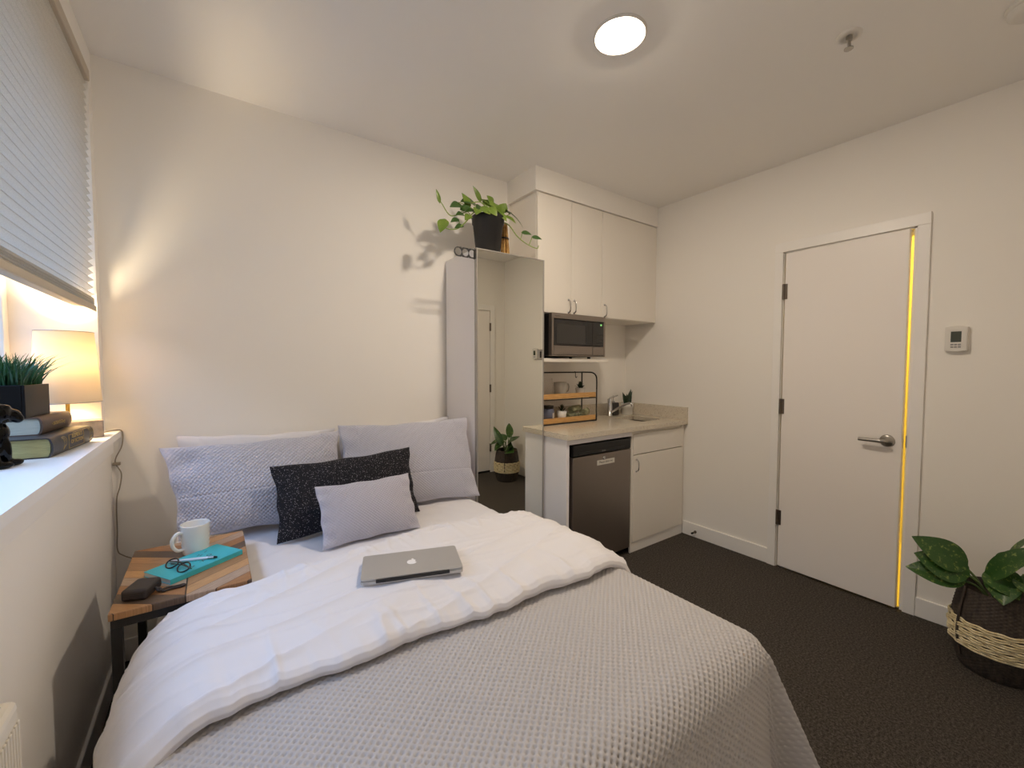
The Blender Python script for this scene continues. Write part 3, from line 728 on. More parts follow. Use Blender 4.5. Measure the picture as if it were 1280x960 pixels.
# the pale fruit-shaped mark of the lid, stalk side away from the hinge
pts = []
for a in np.linspace(0, 2 * math.pi, 56, endpoint=False):
    x, y = .0165 * math.cos(a), .0165 * math.sin(a)
    r_ = 1 - .16 * math.exp(-((a - math.pi / 2) / .32) ** 2) - .08 * math.exp(-((a - 3 * math.pi / 2) / .35) ** 2)
    x, y = x * r_ * (1.0 - .10 * max(0, -math.sin(a))), y * r_ * 1.02
    if (x - .0175) ** 2 + (y - .0022) ** 2 < .0072 ** 2:
        dx, dy = x - .0175, y - .0022; l_ = math.hypot(dx, dy); x, y = .0175 - .0072 * abs(dx) / max(l_, 1e-6), .0022 + .0072 * dy / max(l_, 1e-6)
    pts.append((x, y))
em = B().prism(pts, 'z', .0154, .0159, False, LPM)
lf = [(.0005 + .0095 * k_ * math.cos(R(62)) + .0036 * math.sin(math.pi * k_) * sg * math.sin(R(62)), .0155 + .0095 * k_ * math.sin(R(62)) - .0036 * math.sin(math.pi * k_) * sg * math.cos(R(62))) for sg, ks in ((1, np.linspace(0, 1, 7)), (-1, np.linspace(1, 0, 7)[1:-1])) for k_ in ks]
em.prism(lf, 'z', .0154, .0159, False, LPM); obj('lid_emblem', em, W['emblem'], lid)

# ================================================================ SIDE TABLE
TX0, TX1, TY0, TY1, TZ = -.262, .088, 1.615, 2.122, .66
t = thing('side_table', (-.09, 1.87, 0), 'side table with a wooden chevron top on a black frame beside the bed', 'table')
obj('tabletop', B().box(TX0, TX1, TY0, TY1, TZ - .022, TZ, .002, 1), W['chevron'], t)
fb = B(); q_ = .025
for y in (TY0 + .004, TY1 - .004 - q_): fb.box(TX0 + .004, TX1 - .004, y, y + q_, TZ - .022 - q_, TZ - .0225, .001, 1)
for x in (TX0 + .004, TX1 - .004 - q_): fb.box(x, x + q_, TY0 + .03, TY1 - .03, TZ - .022 - q_, TZ - .0225, .001, 1)
obj('top_frame', fb, W['rackmetal'], t)
for y in (TY0 + .004, TY1 - .004 - q_): obj('leg', B().box(TX0 + .004, TX0 + .004 + q_, y, y + q_, .0, TZ - .022 - q_, .001, 1), W['rackmetal'], t)
obj('foot_rail', B().box(TX0 + .005, TX0 + .004 + q_ - .001, TY0 + .03, TY1 - .03, 0, q_, .001, 1), W['rackmetal'], t)

t = thing('mug', (-.07, 1.975, TZ), 'white ribbed mug standing on the wooden side table', 'mug')
pr = [(0.0001, .002), (.036, .0), (.040, .004)]
for i in range(13): z = .01 + .098 * i / 12; pr += [(.0415 + .0045 * i / 12 + (.0013 if i % 2 else -.0006), z)]
pr += [(.0462, .112), (.0445, .113), (.0435, .108), (.0385, .012), (.0001, .008)]
obj('cup', B().lathe(pr, (-.07, 1.975, TZ), 40), W['ceramic'], t)
ha = Vector((-.86, -.50, 0)).normalized(); c0 = Vector((-.07, 1.975, TZ))
obj('handle', B().tube([c0 + ha * .042 + Vector((0, 0, .088)), c0 + ha * .060 + Vector((0, 0, .092)), c0 + ha * .076 + Vector((0, 0, .075)), c0 + ha * .076 + Vector((0, 0, .05)), c0 + ha * .062 + Vector((0, 0, .030)), c0 + ha * .041 + Vector((0, 0, .026))], .0062, 10), W['ceramic'], t)

NBc = [Vector((-.208, 1.837, 0)), Vector((-.124, 1.721, 0)), Vector((.08, 1.854, 0)), Vector((-.015, 1.978, 0))]
xv = (NBc[2] - NBc[1]).normalized(); yv = Vector((0, 0, 1)).cross(xv); cen = sum(NBc, Vector()) / 4
NM = frame((cen.x, cen.y, TZ), xv, yv, (0, 0, 1)); NL, NW, NT = .242, .143, .017
t = thing('notebook', (cen.x, cen.y, TZ), 'closed teal notebook with small dark letters on the side table', 'notebook')
obj('cover', B().box(-NL / 2, NL / 2, -NW / 2, NW / 2, NT - .0018, NT, .0008, 1, NM).box(-NL / 2, NL / 2, -NW / 2, NW / 2, 0, .0018, .0008, 1, NM).box(-NL / 2, NL / 2, -NW / 2, -NW / 2 + .002, 0, NT, .0008, 1, NM), W['teal'], t)
obj('page_block', B().box(-NL / 2 + .002, NL / 2 - .002, -NW / 2 + .002, NW / 2 - .002, .0018, NT - .0018, 0, 1, NM), W['paper'], t)
for ch, x, y in (('M', -.038, -.038), ('X', .005, -.028), ('H', -.002, .002), ('O', .045, .000), ('I', .058, .040), ('H', .03, .028)):
    text('cover_letter', ch, .022, W['ink'], NM @ Matrix.Translation((x, y, NT)) @ Matrix.Rotation(R(-60), 4, 'Z'), t, .0002)
ZN = TZ + NT
t = thing('pen', (-.07, 1.85, ZN), 'white capped pen lying across the teal notebook', 'pen')
p0, p1 = Vector((-.142, 1.872, ZN + .0052)), Vector((-.005, 1.822, ZN + .0052)); dv = (p1 - p0).normalized()
obj('barrel', B().cyl(p0, p0 + dv * .118, .0045, .005), W['pencase'], t)
obj('clip_band', B().cyl(p0 + dv * .118, p0 + dv * .136, .0052), W['nickel'], t)
obj('tip', B().cyl(p0 + dv * .136, p0 + dv * .146, .0045, .0032), W['black'], t)
# folded spectacles
t = thing('eyeglasses', (-.128, 1.81, ZN), 'folded black framed glasses on the end of the teal notebook', 'glasses')
GM = frame((-.128, 1.80, ZN), Vector((.50, -.86, 0)).normalized(), Vector((.86, .50, 0)).normalized(), (0, 0, 1))
tilt = GM @ Matrix.Rotation(R(34), 4, 'X')
fr_ = B(); lens_ = B()
for sg in (-1, 1):
    ring = [(sg * .034 + .0265 * math.cos(a), .019 + .0165 * math.sin(a) * (1 - .08 * math.cos(2 * a)), 0) for a in np.linspace(0, 2 * math.pi, 24, endpoint=False)]
    fr_.tube([tilt @ Vector(p) for p in ring], .0025, 8, 1, True)
    lens_.add([tilt @ Vector(p) for p in ring], [tuple(range(24))])
fr_.tube([tilt @ Vector(p) for p in ((-.009, .026, 0), (0, .029, .001), (.009, .026, 0))], .002, 8)
rim = obj('rims', fr_, W['lensglass'], t); obj('lenses', lens_, W['glass'], t, recalc=False)
for sg in (-1, 1):
    e0 = tilt @ Vector((sg * .058, .026, 0)); inn = GM @ Vector((sg * .015, .012 + (.010 if sg > 0 else .018), .0)); end = GM @ Vector((-sg * .05, .016 + (.004 if sg > 0 else .014), 0))
    obj('temple', B().tube([e0, Vector((e0.x, e0.y, max(e0.z - .004, ZN + .004))), Vector((inn.x, inn.y, ZN + .012)), Vector((end.x, end.y, ZN + .0035))], .0019, 8), W['lensglass'], t)
# zip case with wrist strap
t = thing('zip_case', (-.197, 1.705, TZ), 'small dark zip case with a wrist strap at the front of the side table', 'case')
CM = Matrix.Translation((-.197, 1.705, TZ)) @ Matrix.Rotation(R(-22), 4, 'Z')
obj('case_body', B().box(-.034, .034, -.043, .043, 0, .034, .009, 3, CM), W['caseb'], t)
zb = B(); slab(zb, .0695, .0875, .0165, .0185, .0145, CM); obj('zipper', zb, W['black'], t)
obj('wrist_strap', B().tube([CM @ Vector(p) for p in ((.033, .0, .017), (.045, .006, .010), (.058, -.004, .0045), (.074, .008, .004), (.092, .014, .004), (.103, .022, .004), (.098, .030, .0045), (.080, .022, .004), (.062, .012, .0075), (.048, -.006, .008), (.034, .004, .016))], .0034, 8), W['caseb'], t)

# ================================================================ WARDROBE
VX0, VX1, VY, VZ = 1.282, 1.802, 2.17, 2.066
t = thing('wardrobe', (1.54, 2.38, 0), 'tall narrow white wardrobe with a full mirror front', 'wardrobe')
obj('carcass', B().box(VX0, VX1, VY + .024, YB - .012, 0, VZ, .002, 1), W['wardrobe'], t)
md = obj('mirror_door', B().box(VX0 + .006, VX1 - .006, VY + .001, VY + .02, .01, VZ - .006), W['mirror'], t)
fb = B()
fb.box(VX0, VX0 + .008, VY - .002, VY + .0235, .0122, VZ - .0082, .001, 1).box(VX1 - .008, VX1, VY - .002, VY + .0235, .0122, VZ - .0082, .001, 1)
fb.box(VX0, VX1, VY - .002, VY + .024, VZ - .008, VZ, .001, 1).box(VX0, VX1, VY - .002, VY + .024, .004, .012, .001, 1)
obj('mirror_frame', fb, mat('satin grey trim', srgb(176, 172, 166), .4, .6), md)
hd = obj('door_pull', B().box(1.752, 1.786, VY - .006, VY + .003, 1.408, 1.478, .003), W['nickel'], md)
obj('pull_recess', B().box(1.762, 1.776, VY - .0068, VY - .004, 1.422, 1.464), W['black'], hd)
# three-ring hanger sticking out beside the mirror
poly = []; y0 = VY + .0085
hb = bmesh.new()
def ringplate():
    b = B(); zc = 2.028; rx = .0215; outer = .0275
    x1_, x0_ = 1.281, 1.165   # right end, centre of the left round end
    cs_ = [1.168, 1.214, 1.2595]
    # build as strips around each hole
    n = 32
    for i, cx_ in enumerate(cs_):
        l = cx_ - outer if i == 0 else (cs_[i - 1] + cx_) / 2; r = (cs_[i + 1] + cx_) / 2 if i < 2 else x1_
        ins, ous = [], []
        for a in np.linspace(0, 2 * math.pi, n, endpoint=False):
            ca, sa = math.cos(a), math.sin(a); ins.append((cx_ + rx * ca, zc + rx * sa))
            if i == 0 and ca < 0: ous.append((cx_ + outer * ca, zc + outer * sa)); continue
            lim = []
            if ca > 1e-6: lim.append((r - cx_) / ca)
            if ca < -1e-6: lim.append((l - cx_) / ca)
            if abs(sa) > 1e-6: lim.append(outer / abs(sa))
            m_ = min(lim); ous.append((cx_ + m_ * ca, zc + m_ * sa))
        vs = [(x, y0, z) for x, z in ins] + [(x, y0, z) for x, z in ous] + [(x, y0 + .004, z) for x, z in ins] + [(x, y0 + .004, z) for x, z in ous]
        fs = []
        for j in range(n):
            k2 = (j + 1) % n
            fs += [(j, n + j, n + k2, k2), (2 * n + j, 2 * n + k2, 3 * n + k2, 3 * n + j), (j, k2, 2 * n + k2, 2 * n + j), (n + j, 3 * n + j, 3 * n + k2, n + k2)]
        b.add(vs, fs)
    b.box(1.276, 1.2825, VY + .004, VY + .022, zc - outer, zc + outer)
    return b
hb.free()
tag(obj('ring_hanger', ringplate(), W['rackmetal']), 'black three hole hanger rail sticking out from the top corner of the wardrobe', 'hanger')

# reed bundle and trailing plant on the wardrobe
t = thing('reed_bundle', (1.625, 2.39, VZ), 'upright bundle of golden dry reeds behind the black plant pot', 'reed bundle')
rb = B()
for i in range(34):
    a, rr_ = random.uniform(0, 6.28), .042 * math.sqrt(random.random()); x, y = 1.625 + rr_ * math.cos(a), 2.39 + rr_ * math.sin(a)
    h = random.uniform(.22, .265); rb.cyl((x + .2 * (x - 1.625), y, VZ), (1.625 + (x - 1.625) * .62, 2.39 + (y - 2.39) * .62, VZ + h), .0052, .0040, 7)
obj('reeds', rb, W['reed'], t)
obj('binding', B().lathe([(.036, .155), (.038, .160), (.036, .166)], (1.625, 2.39, VZ), 24), W['black'], t)

def leaf(b, base, tip, up, width, shape='heart', droop=.15, fold=.18, n=10, m=3):
    base, tip = Vector(base), Vector(tip); d = tip - base; L = d.length; d.normalize(); up = Vector(up)
    sd = d.cross(up)
    if sd.length < 1e-3: sd = d.cross(Vector((1, .3, 0)))
    sd.normalize(); nn = sd.cross(d).normalized(); rows = []
    for i in range(n + 1):
        s = i / n
        if shape == 'heart': w = (math.sin(math.pi * min(1, s * 1.0) ** .62) ** .8) * (1 - .12 * s)
        elif shape == 'lance': w = math.sin(math.pi * s ** .75) ** .85
        else: w = (1 - s ** 1.6) * min(1, .55 + s)
        w = max(w, .02) * width / 2; back = -.10 * L * math.exp(-(s / .08) ** 2) if shape == 'heart' else 0
        c = base + d * (L * s) + nn * (droop * L * math.sin(math.pi * s) * .5)
        row = []
        for j in range(-m, m + 1):
            tt = j / m; row.append(c + sd * (w * tt) + nn * (fold * w * abs(tt) ** 1.3) + d * (back * abs(tt)))
        rows.append(row)
    k_ = 2 * m + 1; b.add([p for r_ in rows for p in r_], [(i * k_ + j, i * k_ + j + 1, (i + 1) * k_ + j + 1, (i + 1) * k_ + j) for i in range(n) for j in range(2 * m)], True)
    return b

PX, PY = 1.448, 2.305
t = thing('pothos_plant', (PX, PY, VZ), 'trailing green plant in a plain black pot on top of the wardrobe', 'potted plant')
obj('pot', B().lathe([(.0001, 0), (.072, 0), (.075, .004), (.096, .196), (.1015, .2), (.104, .232), (.107, .24), (.104, .244), (.098, .238), (.094, .2), (.09, .18)], (PX, PY, VZ), 40), W['blackpot'], t)
obj('soil', B().lathe([(.0001, .222), (.06, .220), (.0955, .212)], (PX, PY, VZ), 24), W['soil'], t)
vines = [ # control points (x, y, z)
 [(1.40, 2.29, 2.29), (1.33, 2.27, 2.31), (1.26, 2.25, 2.235), (1.19, 2.24, 2.175), (1.12, 2.25, 2.17), (1.095, 2.26, 2.20)],
 [(1.42, 2.31, 2.29), (1.34, 2.29, 2.33), (1.25, 2.28, 2.29), (1.17, 2.28, 2.26), (1.12, 2.29, 2.32), (1.105, 2.29, 2.34)],
 [(1.50, 2.29, 2.29), (1.57, 2.26, 2.28), (1.62, 2.22, 2.20), (1.67, 2.18, 2.15), (1.73, 2.16, 2.13), (1.745, 2.16, 2.15)],
 [(1.46, 2.33, 2.29), (1.50, 2.32, 2.35), (1.55, 2.30, 2.38), (1.60, 2.28, 2.36)],
 [(1.44, 2.28, 2.29), (1.41, 2.26, 2.34), (1.36, 2.25, 2.37), (1.29, 2.25, 2.35)]]
vb = B()
for v in vines: vb.tube(v, lambda q: .0042 - .0016 * q, 8)
stalks = [((1.40, 2.29, 2.30), (1.33, 2.30, 2.37)), ((1.36, 2.28, 2.30), (1.22, 2.27, 2.345)), ((1.30, 2.27, 2.29), (1.23, 2.26, 2.29)), ((1.45, 2.31, 2.29), (1.395, 2.31, 2.43)), ((1.47, 2.30, 2.29), (1.46, 2.27, 2.38)), ((1.52, 2.31, 2.3), (1.56, 2.30, 2.40)), ((1.53, 2.28, 2.29), (1.60, 2.26, 2.36)), ((1.22, 2.26, 2.20), (1.20, 2.26, 2.24)), ((1.635, 2.21, 2.18), (1.64, 2.20, 2.23)), ((1.68, 2.18, 2.145), (1.70, 2.17, 2.20)), ((1.40, 2.27, 2.29), (1.37, 2.24, 2.33)), ((1.44, 2.26, 2.29), (1.42, 2.22, 2.33))]
for a, b_ in stalks: vb.tube([a, ((a[0] + b_[0]) / 2 + .006, (a[1] + b_[1]) / 2, (a[2] + b_[2]) / 2 + .012), b_], .0026, 7)
obj('vines', vb, W['vine'], t)
vwr = Vector((-.5, -.82, .1))   # towards the room
LV = [ # base, tip, width, dark?, up
 ((1.118, 2.25, 2.215), (1.085, 2.245, 2.135), .062, 0, (-.5, -.8, .3)),
 ((1.105, 2.29, 2.325), (1.080, 2.285, 2.395), .022, 0, (-.3, -.9, .2)),
 ((1.235, 2.27, 2.330), (1.150, 2.25, 2.295), .058, 1, (-.30, -.80, .45)),
 ((1.345, 2.30, 2.375), (1.225, 2.26, 2.345), .070, 1, (-.30, -.80, .45)),
 ((1.330, 2.28, 2.325), (1.255, 2.25, 2.290), .050, 1, (-.30, -.80, .45)),
 ((1.395, 2.31, 2.405), (1.335, 2.30, 2.480), .030, 0, (-.5, -.7, .3)),
 ((1.41, 2.30, 2.405), (1.545, 2.24, 2.295), .110, 0, (.2, -.7, .65)),
 ((1.400, 2.28, 2.390), (1.470, 2.23, 2.335), .075, 0, (-.2, -.75, .6)),
 ((1.555, 2.31, 2.375), (1.485, 2.31, 2.405), .050, 0, (.1, -.8, .6)),
 ((1.555, 2.30, 2.365), (1.570, 2.28, 2.420), .052, 0, (-.3, -.9, .2)),
 ((1.560, 2.28, 2.375), (1.660, 2.21, 2.255), .062, 1, (.4, -.6, .7)),
 ((1.54, 2.26, 2.325), (1.60, 2.21, 2.275), .060, 0, (.2, -.8, .5)),
 ((1.640, 2.20, 2.225), (1.695, 2.17, 2.212), .034, 1, (-.30, -.80, .45)),
 ((1.700, 2.17, 2.198), (1.765, 2.15, 2.190), .032, 1, (-.30, -.80, .45)),
 ((1.345, 2.25, 2.330), (1.310, 2.22, 2.275), .055, 0, (-.4, -.85, .2)),
 ((1.405, 2.22, 2.335), (1.440, 2.19, 2.285), .060, 0, (-.2, -.9, .3)),
 ((1.36, 2.24, 2.335), (1.40, 2.20, 2.290), .050, 0, (-.3, -.9, .3)),
 ((1.245, 2.26, 2.275), (1.185, 2.24, 2.255), .042, 1, (-.30, -.80, .45)),
 ((1.230, 2.26, 2.300), (1.290, 2.25, 2.330), .040, 1, (-.30, -.80, .45)),
 ((1.205, 2.25, 2.235), (1.150, 2.24, 2.205), .036, 1, (-.30, -.80, .45)),
 ((1.235, 2.25, 2.205), (1.175, 2.24, 2.175), .034, 1, (-.30, -.80, .45)),
 ((1.49, 2.25, 2.33), (1.52, 2.20, 2.27), .05, 0, (0, -.9, .3)),
 ((1.30, 2.29, 2.33), (1.235, 2.26, 2.40), .055, 0, (-.3, -.8, .4)),
 ((1.29, 2.26, 2.28), (1.245, 2.24, 2.235), .045, 0, (-.3, -.85, .3)),
 ((1.38, 2.27, 2.35), (1.325, 2.24, 2.315), .055, 1, (-.3, -.8, .4)),
 ((1.47, 2.29, 2.38), (1.41, 2.26, 2.425), .070, 0, (-.2, -.85, .4)),
 ((1.50, 2.27, 2.34), (1.53, 2.23, 2.395), .060, 0, (.1, -.85, .4)),
]
for a, b_, w_, dk, up_ in LV: obj('leaf', leaf(B(), a, b_, up_, w_ * 1.12), W['pothosd' if dk else 'pothos'], t, recalc=False)

# ================================================================ WALL CABINETS
CY = 2.246; CZ0, CZ1 = 1.737, 2.535
def pull(z0, z1, x, y, par):
    hb = B().tube([(x, y + .004, z0), (x, y - .012, z0 + .004), (x, y - .022, z0 + .018), (x, y - .024, (z0 + z1) / 2), (x, y - .022, z1 - .018), (x, y - .012, z1 - .004), (x, y + .004, z1)], .0042, 8)
    for z in (z0, z1): hb.lathe([(.008, 0), (.0075, .003), (.004, .005)], M=frame((x, y, z), (1, 0, 0), (0, 0, 1), (0, -1, 0)), seg=14)
    obj('handle', hb, W['chrome'], par)
CG = 'wall cabinets under the soffit'
t = thing('wall_cabinet', (2.12, 2.41, CZ0), 'white two door wall cabinet directly above the microwave', 'cabinet', CG)
obj('cabinet_body', B().box(1.806, 2.437, CY + .021, YB, CZ0, CZ1), W['melamine'], t)
obj('top_scribe', B().box(1.812, 2.437, CY + .020, YB, CZ1 + .001, 2.550), W['melamine'], t)
for x0, x1, hx in ((1.808, 2.1170, 2.092), (2.1210, 2.4358, 2.146)):
    d = obj('cabinet_door', B().box(x0, x1, CY, CY + .019, CZ0 + .002, CZ1, .0015, 1), W['melamine'], t); pull(1.752, 1.842, hx, CY, d)
t = thing('wall_cabinet', (2.77, 2.41, CZ0), 'white single door wall cabinet in the corner above the sink', 'cabinet', CG)
obj('cabinet_body', B().box(2.438, 3.09, CY + .021, YB, CZ0, CZ1).box(3.09, XR, CY + .012, CY + .03, CZ0, CZ1), W['melamine'], t)
obj('top_scribe', B().box(2.438, XR, CY + .020, YB, CZ1 + .001, 2.550), W['melamine'], t)
d = obj('cabinet_door', B().box(2.4402, 3.086, CY, CY + .019, CZ0 + .002, CZ1, .0015, 1), W['melamine'], t); pull(1.748, 1.838, 2.469, CY, d)

# ================================================================ MICROWAVE on its shelf
SZ = 1.421; ms_ = B().box(1.803, 2.462, 2.195, YB, SZ - .026, SZ, .002, 1)
tag(obj('wall_shelf', ms_, W['melamine']), 'white wall shelf carrying the microwave', 'shelf')
MY = 2.178; MX0, MX1, MZ0, MZ1 = 1.878, 2.405, 1.436, 1.732
t = thing('microwave', (2.14, 2.36, SZ), 'stainless microwave with black door on the white wall shelf', 'microwave')
obj('oven_body', B().box(MX0 + .002, MX1 - .002, MY + .035, 2.54, MZ0 + .001, MZ1 - .001, .003, 1), W['black'], t)
for x in (MX0 + .03, MX1 - .05):
    for y in (MY + .12, 2.50): obj('foot', B().cyl((x, y, SZ), (x, y, MZ0), .013, seg=12), W['black'], t)
ff = obj('front_frame', B().box(MX0, MX1, MY, MY + .034, MZ0, MZ0 + .01, .002, 1).box(MX0, MX1, MY, MY + .034, MZ1 - .038, MZ1, .002, 1).box(MX0, MX0 + .018, MY, MY + .034, MZ0 + .0102, MZ1 - .0382, .001, 1).box(MX1 - .016, MX1, MY, MY + .034, MZ0 + .0102, MZ1 - .0382, .001, 1), W['steel'], t)
dr = obj('oven_door', B().box(MX0 + .02, MX0 + .392, MY + .001, MY + .03, MZ0 + .077, MZ1 - .041, .002, 1), W['mwglass'], t)
obj('window', B().box(MX0 + .046, MX0 + .318, MY - .0004, MY + .006, MZ0 + .09, MZ1 - .074), W['mwwin'], dr)
obj('door_trim', B().box(MX0 + .02, MX0 + .392, MY - .001, MY + .03, MZ0 + .012, MZ0 + .074, .002, 1), W['steel'], dr)
cp = obj('control_panel', B().box(MX0 + .394, MX1 - .018, MY + .001, MY + .03, MZ0 + .077, MZ1 - .041, .002, 1), W['mwglass'], t)
obj('panel_trim', B().box(MX0 + .396, MX1 - .018, MY - .001, MY + .03, MZ0 + .012, MZ0 + .074, .002, 1), W['steel'], cp)
obj('display', B().box(MX1 - .052, MX1 - .040, MY - .0006, MY + .004, MZ1 - .066, MZ1 - .056), W['clock'], cp)
kb = B()
for r_ in range(5):
    for c_ in range(3): kb.box(MX1 - .092 + c_ * .024, MX1 - .076 + c_ * .024, MY, MY + .004, MZ0 + .09 + r_ * .018, MZ0 + .0965 + r_ * .018)
obj('keypad', kb, mat('keypad print', srgb(60, 58, 56), .5), cp)
text('badge', 'microwave', .011, W['darkmetal'], frame((MX0 + .05, MY - .0005, MZ1 - .02), (1, 0, 0), (0, 0, 1), (0, -1, 0)), ff, .0003)

# ================================================================ KITCHENETTE BASE
KY = 1.955; QZ0, QZ1 = .899, .933
# worktop with a rectangular sink opening
SX0, SX1, SY0, SY1 = 2.735, 3.005, 2.085, 2.385
ct = B().box(1.803, SX0, 1.934, YB, QZ0, QZ1).box(SX1, XR, 1.934, YB, QZ0, QZ1).box(SX0, SX1, 1.934, SY0, QZ0, QZ1).box(SX0, SX1, SY1, YB, QZ0, QZ1)
wt = thing('worktop', (2.46, 2.26, QZ0), 'speckled beige quartz worktop with low backsplash over the fridge and cupboard', 'worktop')
obj('slab', ct, W['quartz'], wt)
obj('backsplash', B().box(1.803, XR, YB - .02, YB, QZ1, 1.035, .001, 1).box(XR - .018, XR, 1.934, YB - .0202, QZ1, 1.035, .001, 1), W['quartz'], wt)
t = thing('sink', ((SX0 + SX1) / 2, (SY0 + SY1) / 2, .76), 'small stainless undermount sink in the speckled worktop', 'sink')
sb = B(); x0, x1, y0, y1 = SX0 - .004, SX1 + .004, SY0 - .004, SY1 + .004
sb.box(x0 - .003, x0, y0, y1, .77, QZ0).box(x1, x1 + .003, y0, y1, .77, QZ0).box(x0, x1, y0 - .003, y0, .77, QZ0).box(x0, x1, y1, y1 + .003, .77, QZ0).box(x0, x1, y0, y1, .764, .77)
obj('bowl', sb, W['steel'], t)
obj('drain', B().lathe([(.0001, .002), (.02, .002), (.032, .004), (.036, 0)], ((SX0 + SX1) / 2, (SY0 + SY1) / 2, .77), 24), W['chrome'], t)
# end panel, rail and sink cupboard
t = thing('fridge_surround', (2.13, 2.26, 0), 'white end panel and top rail around the small fridge', 'panel')
obj('side_panel', B().box(1.813, 1.838, KY, YB - .004, 0, QZ0, .001, 1), W['wardrobe'], t)
obj('top_rail', B().box(1.8382, 2.4518, KY + .002, KY + .02, .864, QZ0), W['wardrobe'], t)
t = thing('sink_cupboard', (2.78, 2.25, 0), 'white cupboard with a drawer front and one door under the sink', 'cabinet')
obj('cabinet_body', B().box(2.452, 2.468, KY + .004, YB - .004, .075, QZ0).box(2.468, 3.10, KY + .022, KY + .03, .075, QZ0 - .001).box(3.088, XR - .004, KY + .012, KY + .03, .075, QZ0).box(2.468, 3.10, 2.40, YB - .004, .075, .75), W['melamine'], t)
obj('toe_kick', B().box(2.452, XR - .013, KY + .008, KY + .02, 0, .074), W['trim'], t)
obj('drawer', B().box(2.470, 3.086, KY, KY + .02, .724, .872, .0015, 1), W['melamine'], t)
d = obj('cabinet_door', B().box(2.470, 3.086, KY, KY + .02, .078, .717, .0015, 1), W['melamine'], t); pull(.60, .688, 2.503, KY, d)
# fridge
t = thing('mini_fridge', (2.14, 2.26, 0), 'small dark stainless fridge with black top strip under the worktop', 'fridge')
FX0, FX1, FY = 1.853, 2.437, 1.952
obj('fridge_body', B().box(FX0 + .006, FX1 - .004, FY + .062, 2.52, .012, .852, .004, 1), W['black'], t)
obj('toe_grille', B().box(FX0 + .02, FX1 - .02, FY + .05, FY + .07, .0, .05), W['black'], t)
fd = obj('fridge_door', B().box(FX0 + .016, FX1, FY, FY + .058, .052, .776, .006, 2), W['steel'], t)
hs = obj('handle_strip', B().box(FX0 + .016, FX1 - .004, FY - .002, FY + .058, .779, .854, .007, 2).box(FX0 + .06, FX1 - .07, FY - .008, FY, .787, .806, .003, 1), W['black'], t)
obj('top_hinge', B().box(FX1 - .03, FX1 + .004, FY + .002, FY + .05, .852, .858).cyl((FX1 + .004, FY + .02, .80), (FX1 + .004, FY + .02, .845), .006, seg=10), W['black'], t)
NM2 = lambda x, z, y=FY: frame((x, y, z), (1, 0, 0), (0, 0, 1), (0, -1, 0))
obj('lock', B().lathe([(.0001, .004), (.004, .004), (.010, .006), (.0125, .003), (.0125, -.001)], M=NM2(2.155, .745), seg=20), W['chrome'], fd)
text('badge', 'SILVER', .013, W['silverprint'], NM2(2.145, .796, FY - .0082), hs, .0003)
st_ = obj('sticker', B().box(2.089, 2.262, FY - .0012, FY + .0005, .699, .733), W['lens'], fd)
text('sticker_lettering', 'Please clean me', .021, W['ink'], NM2(2.1755, .7175, FY - .0013), st_, .0002)

# faucet, soap, snake plant
t = thing('faucet', (2.80, 2.475, QZ1), 'chrome single lever faucet behind the sink', 'faucet')
f0 = Vector((2.80, 2.475, QZ1))
obj('faucet_body', B().lathe([(.0001, 0), (.027, 0), (.027, .006), (.021, .01), (.020, .13), (.021, .145), (.016, .152), (.0001, .153)], f0, 24), W['chrome'], t)
obj('spout', B().tube([f0 + Vector((.005, -.012, .035)), f0 + Vector((.025, -.05, .062)), f0 + Vector((.048, -.10, .098)), f0 + Vector((.068, -.145, .118)), f0 + Vector((.078, -.168, .116)), f0 + Vector((.081, -.175, .094))], .0095, 12), W['chrome'], t)
obj('lever', B().tube([f0 + Vector((0, 0, .152)), f0 + Vector((.01, -.004, .162)), f0 + Vector((.05, -.01, .170)), f0 + Vector((.085, -.012, .178))], lambda q: .008 - .003 * q, 10), W['chrome'], t)
t = thing('soap_dispenser', (2.884, 2.51, QZ1), 'dark grey soap dispenser beside the faucet', 'soap dispenser')
obj('bottle', B().box(2.84, 2.928, 2.475, 2.545, QZ1, QZ1 + .112, .012, 3), mat('charcoal ceramic', srgb(54, 52, 50), .55), t)
obj('pump', B().cyl((2.884, 2.51, QZ1 + .112), (2.884, 2.51, QZ1 + .126), .013).cyl((2.884, 2.51, QZ1 + .126), (2.884, 2.51, QZ1 + .175), .004).tube([(2.884, 2.51, QZ1 + .168), (2.868, 2.495, QZ1 + .170), (2.848, 2.478, QZ1 + .162)], .0045, 8), W['chrome'], t)
SPX, SPY = 3.042, 2.485
t = thing('snake_plant', (SPX, SPY, QZ1), 'small upright dark green plant in a white pot beside the soap dispenser', 'potted plant')
obj('pot', B().lathe([(.0001, 0), (.046, 0), (.05, .005), (.052, .058), (.057, .060), (.058, .098), (.056, .1), (.051, .098), (.048, .08)], (SPX, SPY, QZ1), 32), W['ceramic'], t)
obj('soil', B().lathe([(.0001, .09), (.05, .086)], (SPX, SPY, QZ1), 20), W['soil'], t)
for a, h, o_, w_ in ((2.6, .105, .055, .062), (.15, .13, .055, .060), (2.2, .075, .02, .055), (-.6, .085, .03, .055), (1.2, .09, .02, .04), (4.3, .07, .02, .04), (.1, .115, .075, .03)):
    c_, s_ = math.cos(a), math.sin(a)
    obj('leaf', leaf(B(), (SPX + .012 * c_, SPY + .012 * s_, QZ1 + .088), (SPX + o_ * c_, SPY + o_ * s_ * .6, QZ1 + .095 + h), (-.5 - .3 * c_, -.8, .1), w_, 'snake', .05, .3), W['snake'], t, recalc=False)

